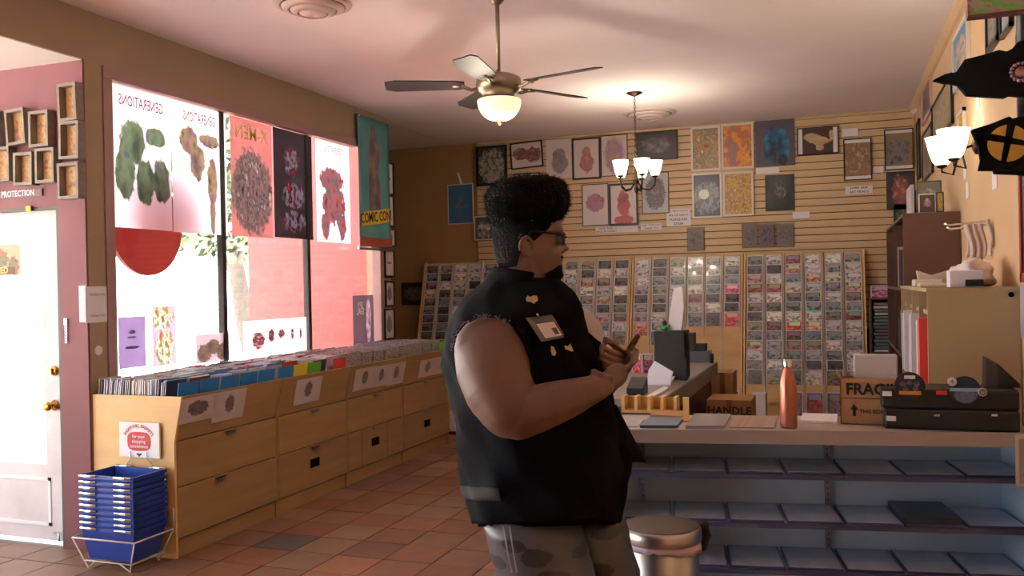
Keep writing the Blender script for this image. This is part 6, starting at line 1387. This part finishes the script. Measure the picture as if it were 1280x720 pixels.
g = G(); g.prism([lp(u, v)+nb*.009 for u, v in ((.66, .55), (.84, .55), (.84, .82), (.66, .82))], nb*.0005); g.build('portrait', mat('badge_print', lin((90, 84, 84)), .6), bd_)
g = G(); g.tube([lp(.5, 0)+nb*.004, lp(.5, -.12)+nb*.004], .004, 6); g.build('clip', M['chrome'], bd_)
ivory = mat('ivory_enamel', lin((206, 190, 168)), .4)
for k, (px, py, sh_) in enumerate(((665, 374.5, ((-7, -1), (-5, -5), (-2, -3), (2, -5), (6, -4), (7, 1), (4, 3), (1, 6), (-3, 5), (-6, 3))), (692, 438, ((-3, -5), (0, -4), (2, 0), (3, 3), (1, 6), (-2, 5), (-3, 1))), (711, 435, ((-5, -3), (-1, -2), (2, -5), (3, -2), (5, 3), (3, 4), (-1, 2), (-4, 1))))):
    c = tsurf(px, py, .05 if k == 2 else .03); g = G(); g.prism([c+cr_*rm(a)-ZA*rm(b) for a, b in sh_], -cf_*.005); g.build('pin', ivory, person, label='ivory enamel pin on the vest')
# white sheet tucked in the chest edge
g = G(); g.prism([cp(x, y, 2.72) for x, y in ((716, 378), (724, 380), (739, 390), (752, 406), (758, 428), (748, 426), (730, 410))], cf_*.004); g.build('folded_paper', mat('bright_paper', lin((236, 236, 244)), .6), person, label='white folded paper showing at the chest edge')
# shorts
sh_m = art('shorts_print', (84, 84, 94), [(34, 34, 42), (52, 52, 62)], [(.35, .8, .09, .06), (.5, .7, .1, .09), (.2, .6, .08, .07), (.6, .5, .1, .08), (.35, .4, .1, .08), (.8, .7, .1, .08), (.75, .3, .1, .1), (.45, .15, .12, .07)], 'x', 7)
def leg_ring(xl, xr, y, d, ry): 
    c = cp((xl+xr)/2, y, d); rx = rm((xr-xl)/2, d); return [c+cr_*rx*math.cos(a)+cf_*ry*math.sin(a)+(cr_*math.cos(a)+cf_*math.sin(a))*.005*math.sin(a*6+y*.1) for a in [2*PI*k/40 for k in range(40)]]
g = G(); g.loft([leg_ring(*p) for p in ((600, 722, 640, 2.74, .16), (606, 730, 665, 2.73, .155), (613, 737, 690, 2.72, .15), (620, 742, 715, 2.71, .145), (628, 748, 745, 2.70, .14), (632, 752, 768, 2.70, .14))])
g.loft([leg_ring(*p) for p in ((660, 778, 640, 2.96, .15), (676, 784, 660, 2.96, .15), (692, 791, 685, 2.95, .145), (702, 798, 712, 2.95, .14), (708, 801, 735, 2.94, .14))])
g.build('shorts', sh_m, person)
for x0, x1, dd in ((629, 640, 2.575), (637, 646, 2.575)):
    g = G(); g.tube([cp(x0, 657, dd+.012), cp((x0+x1)/2, 690, dd), cp(x1, 716, dd-.01)], .0022, 6); g.build('drawstring', mat('pale_cord', lin((170, 170, 180)), .8) if 'pale_cord' not in bpy.data.materials else bpy.data.materials['pale_cord'], person)
# shoes
for hp, fx in ((hipn, .05), (hipf, .12)):
    an = down(hp, 0)+cr_*(fx-.02); g = G(); rings = []
    for i in range(12):
        t = i/11; x = -.075+.29*t; wd = .045*math.sin(PI*min(1, max(.12, t*.9+.12)))**.4; hh = .1*(1-t)**.6+.035; ring = []
        for k in range(16): a = 2*PI*k/16; ring.append(an+cr_*x+cf_*wd*math.cos(a)+ZA*max(0.0, hh/2+hh/2*math.sin(a)))
        rings.append(ring)
    g.loft(rings); s_ = g.build('shoe', M['black'], person); g = G(); g.prism([an+cr_*x+cf_*y for x, y in ((-.085, -.045), (.1, -.05), (.2, -.04), (.222, 0), (.2, .04), (.1, .05), (-.085, .045))], ZA*.018); g.build('sole', M['white'], s_)
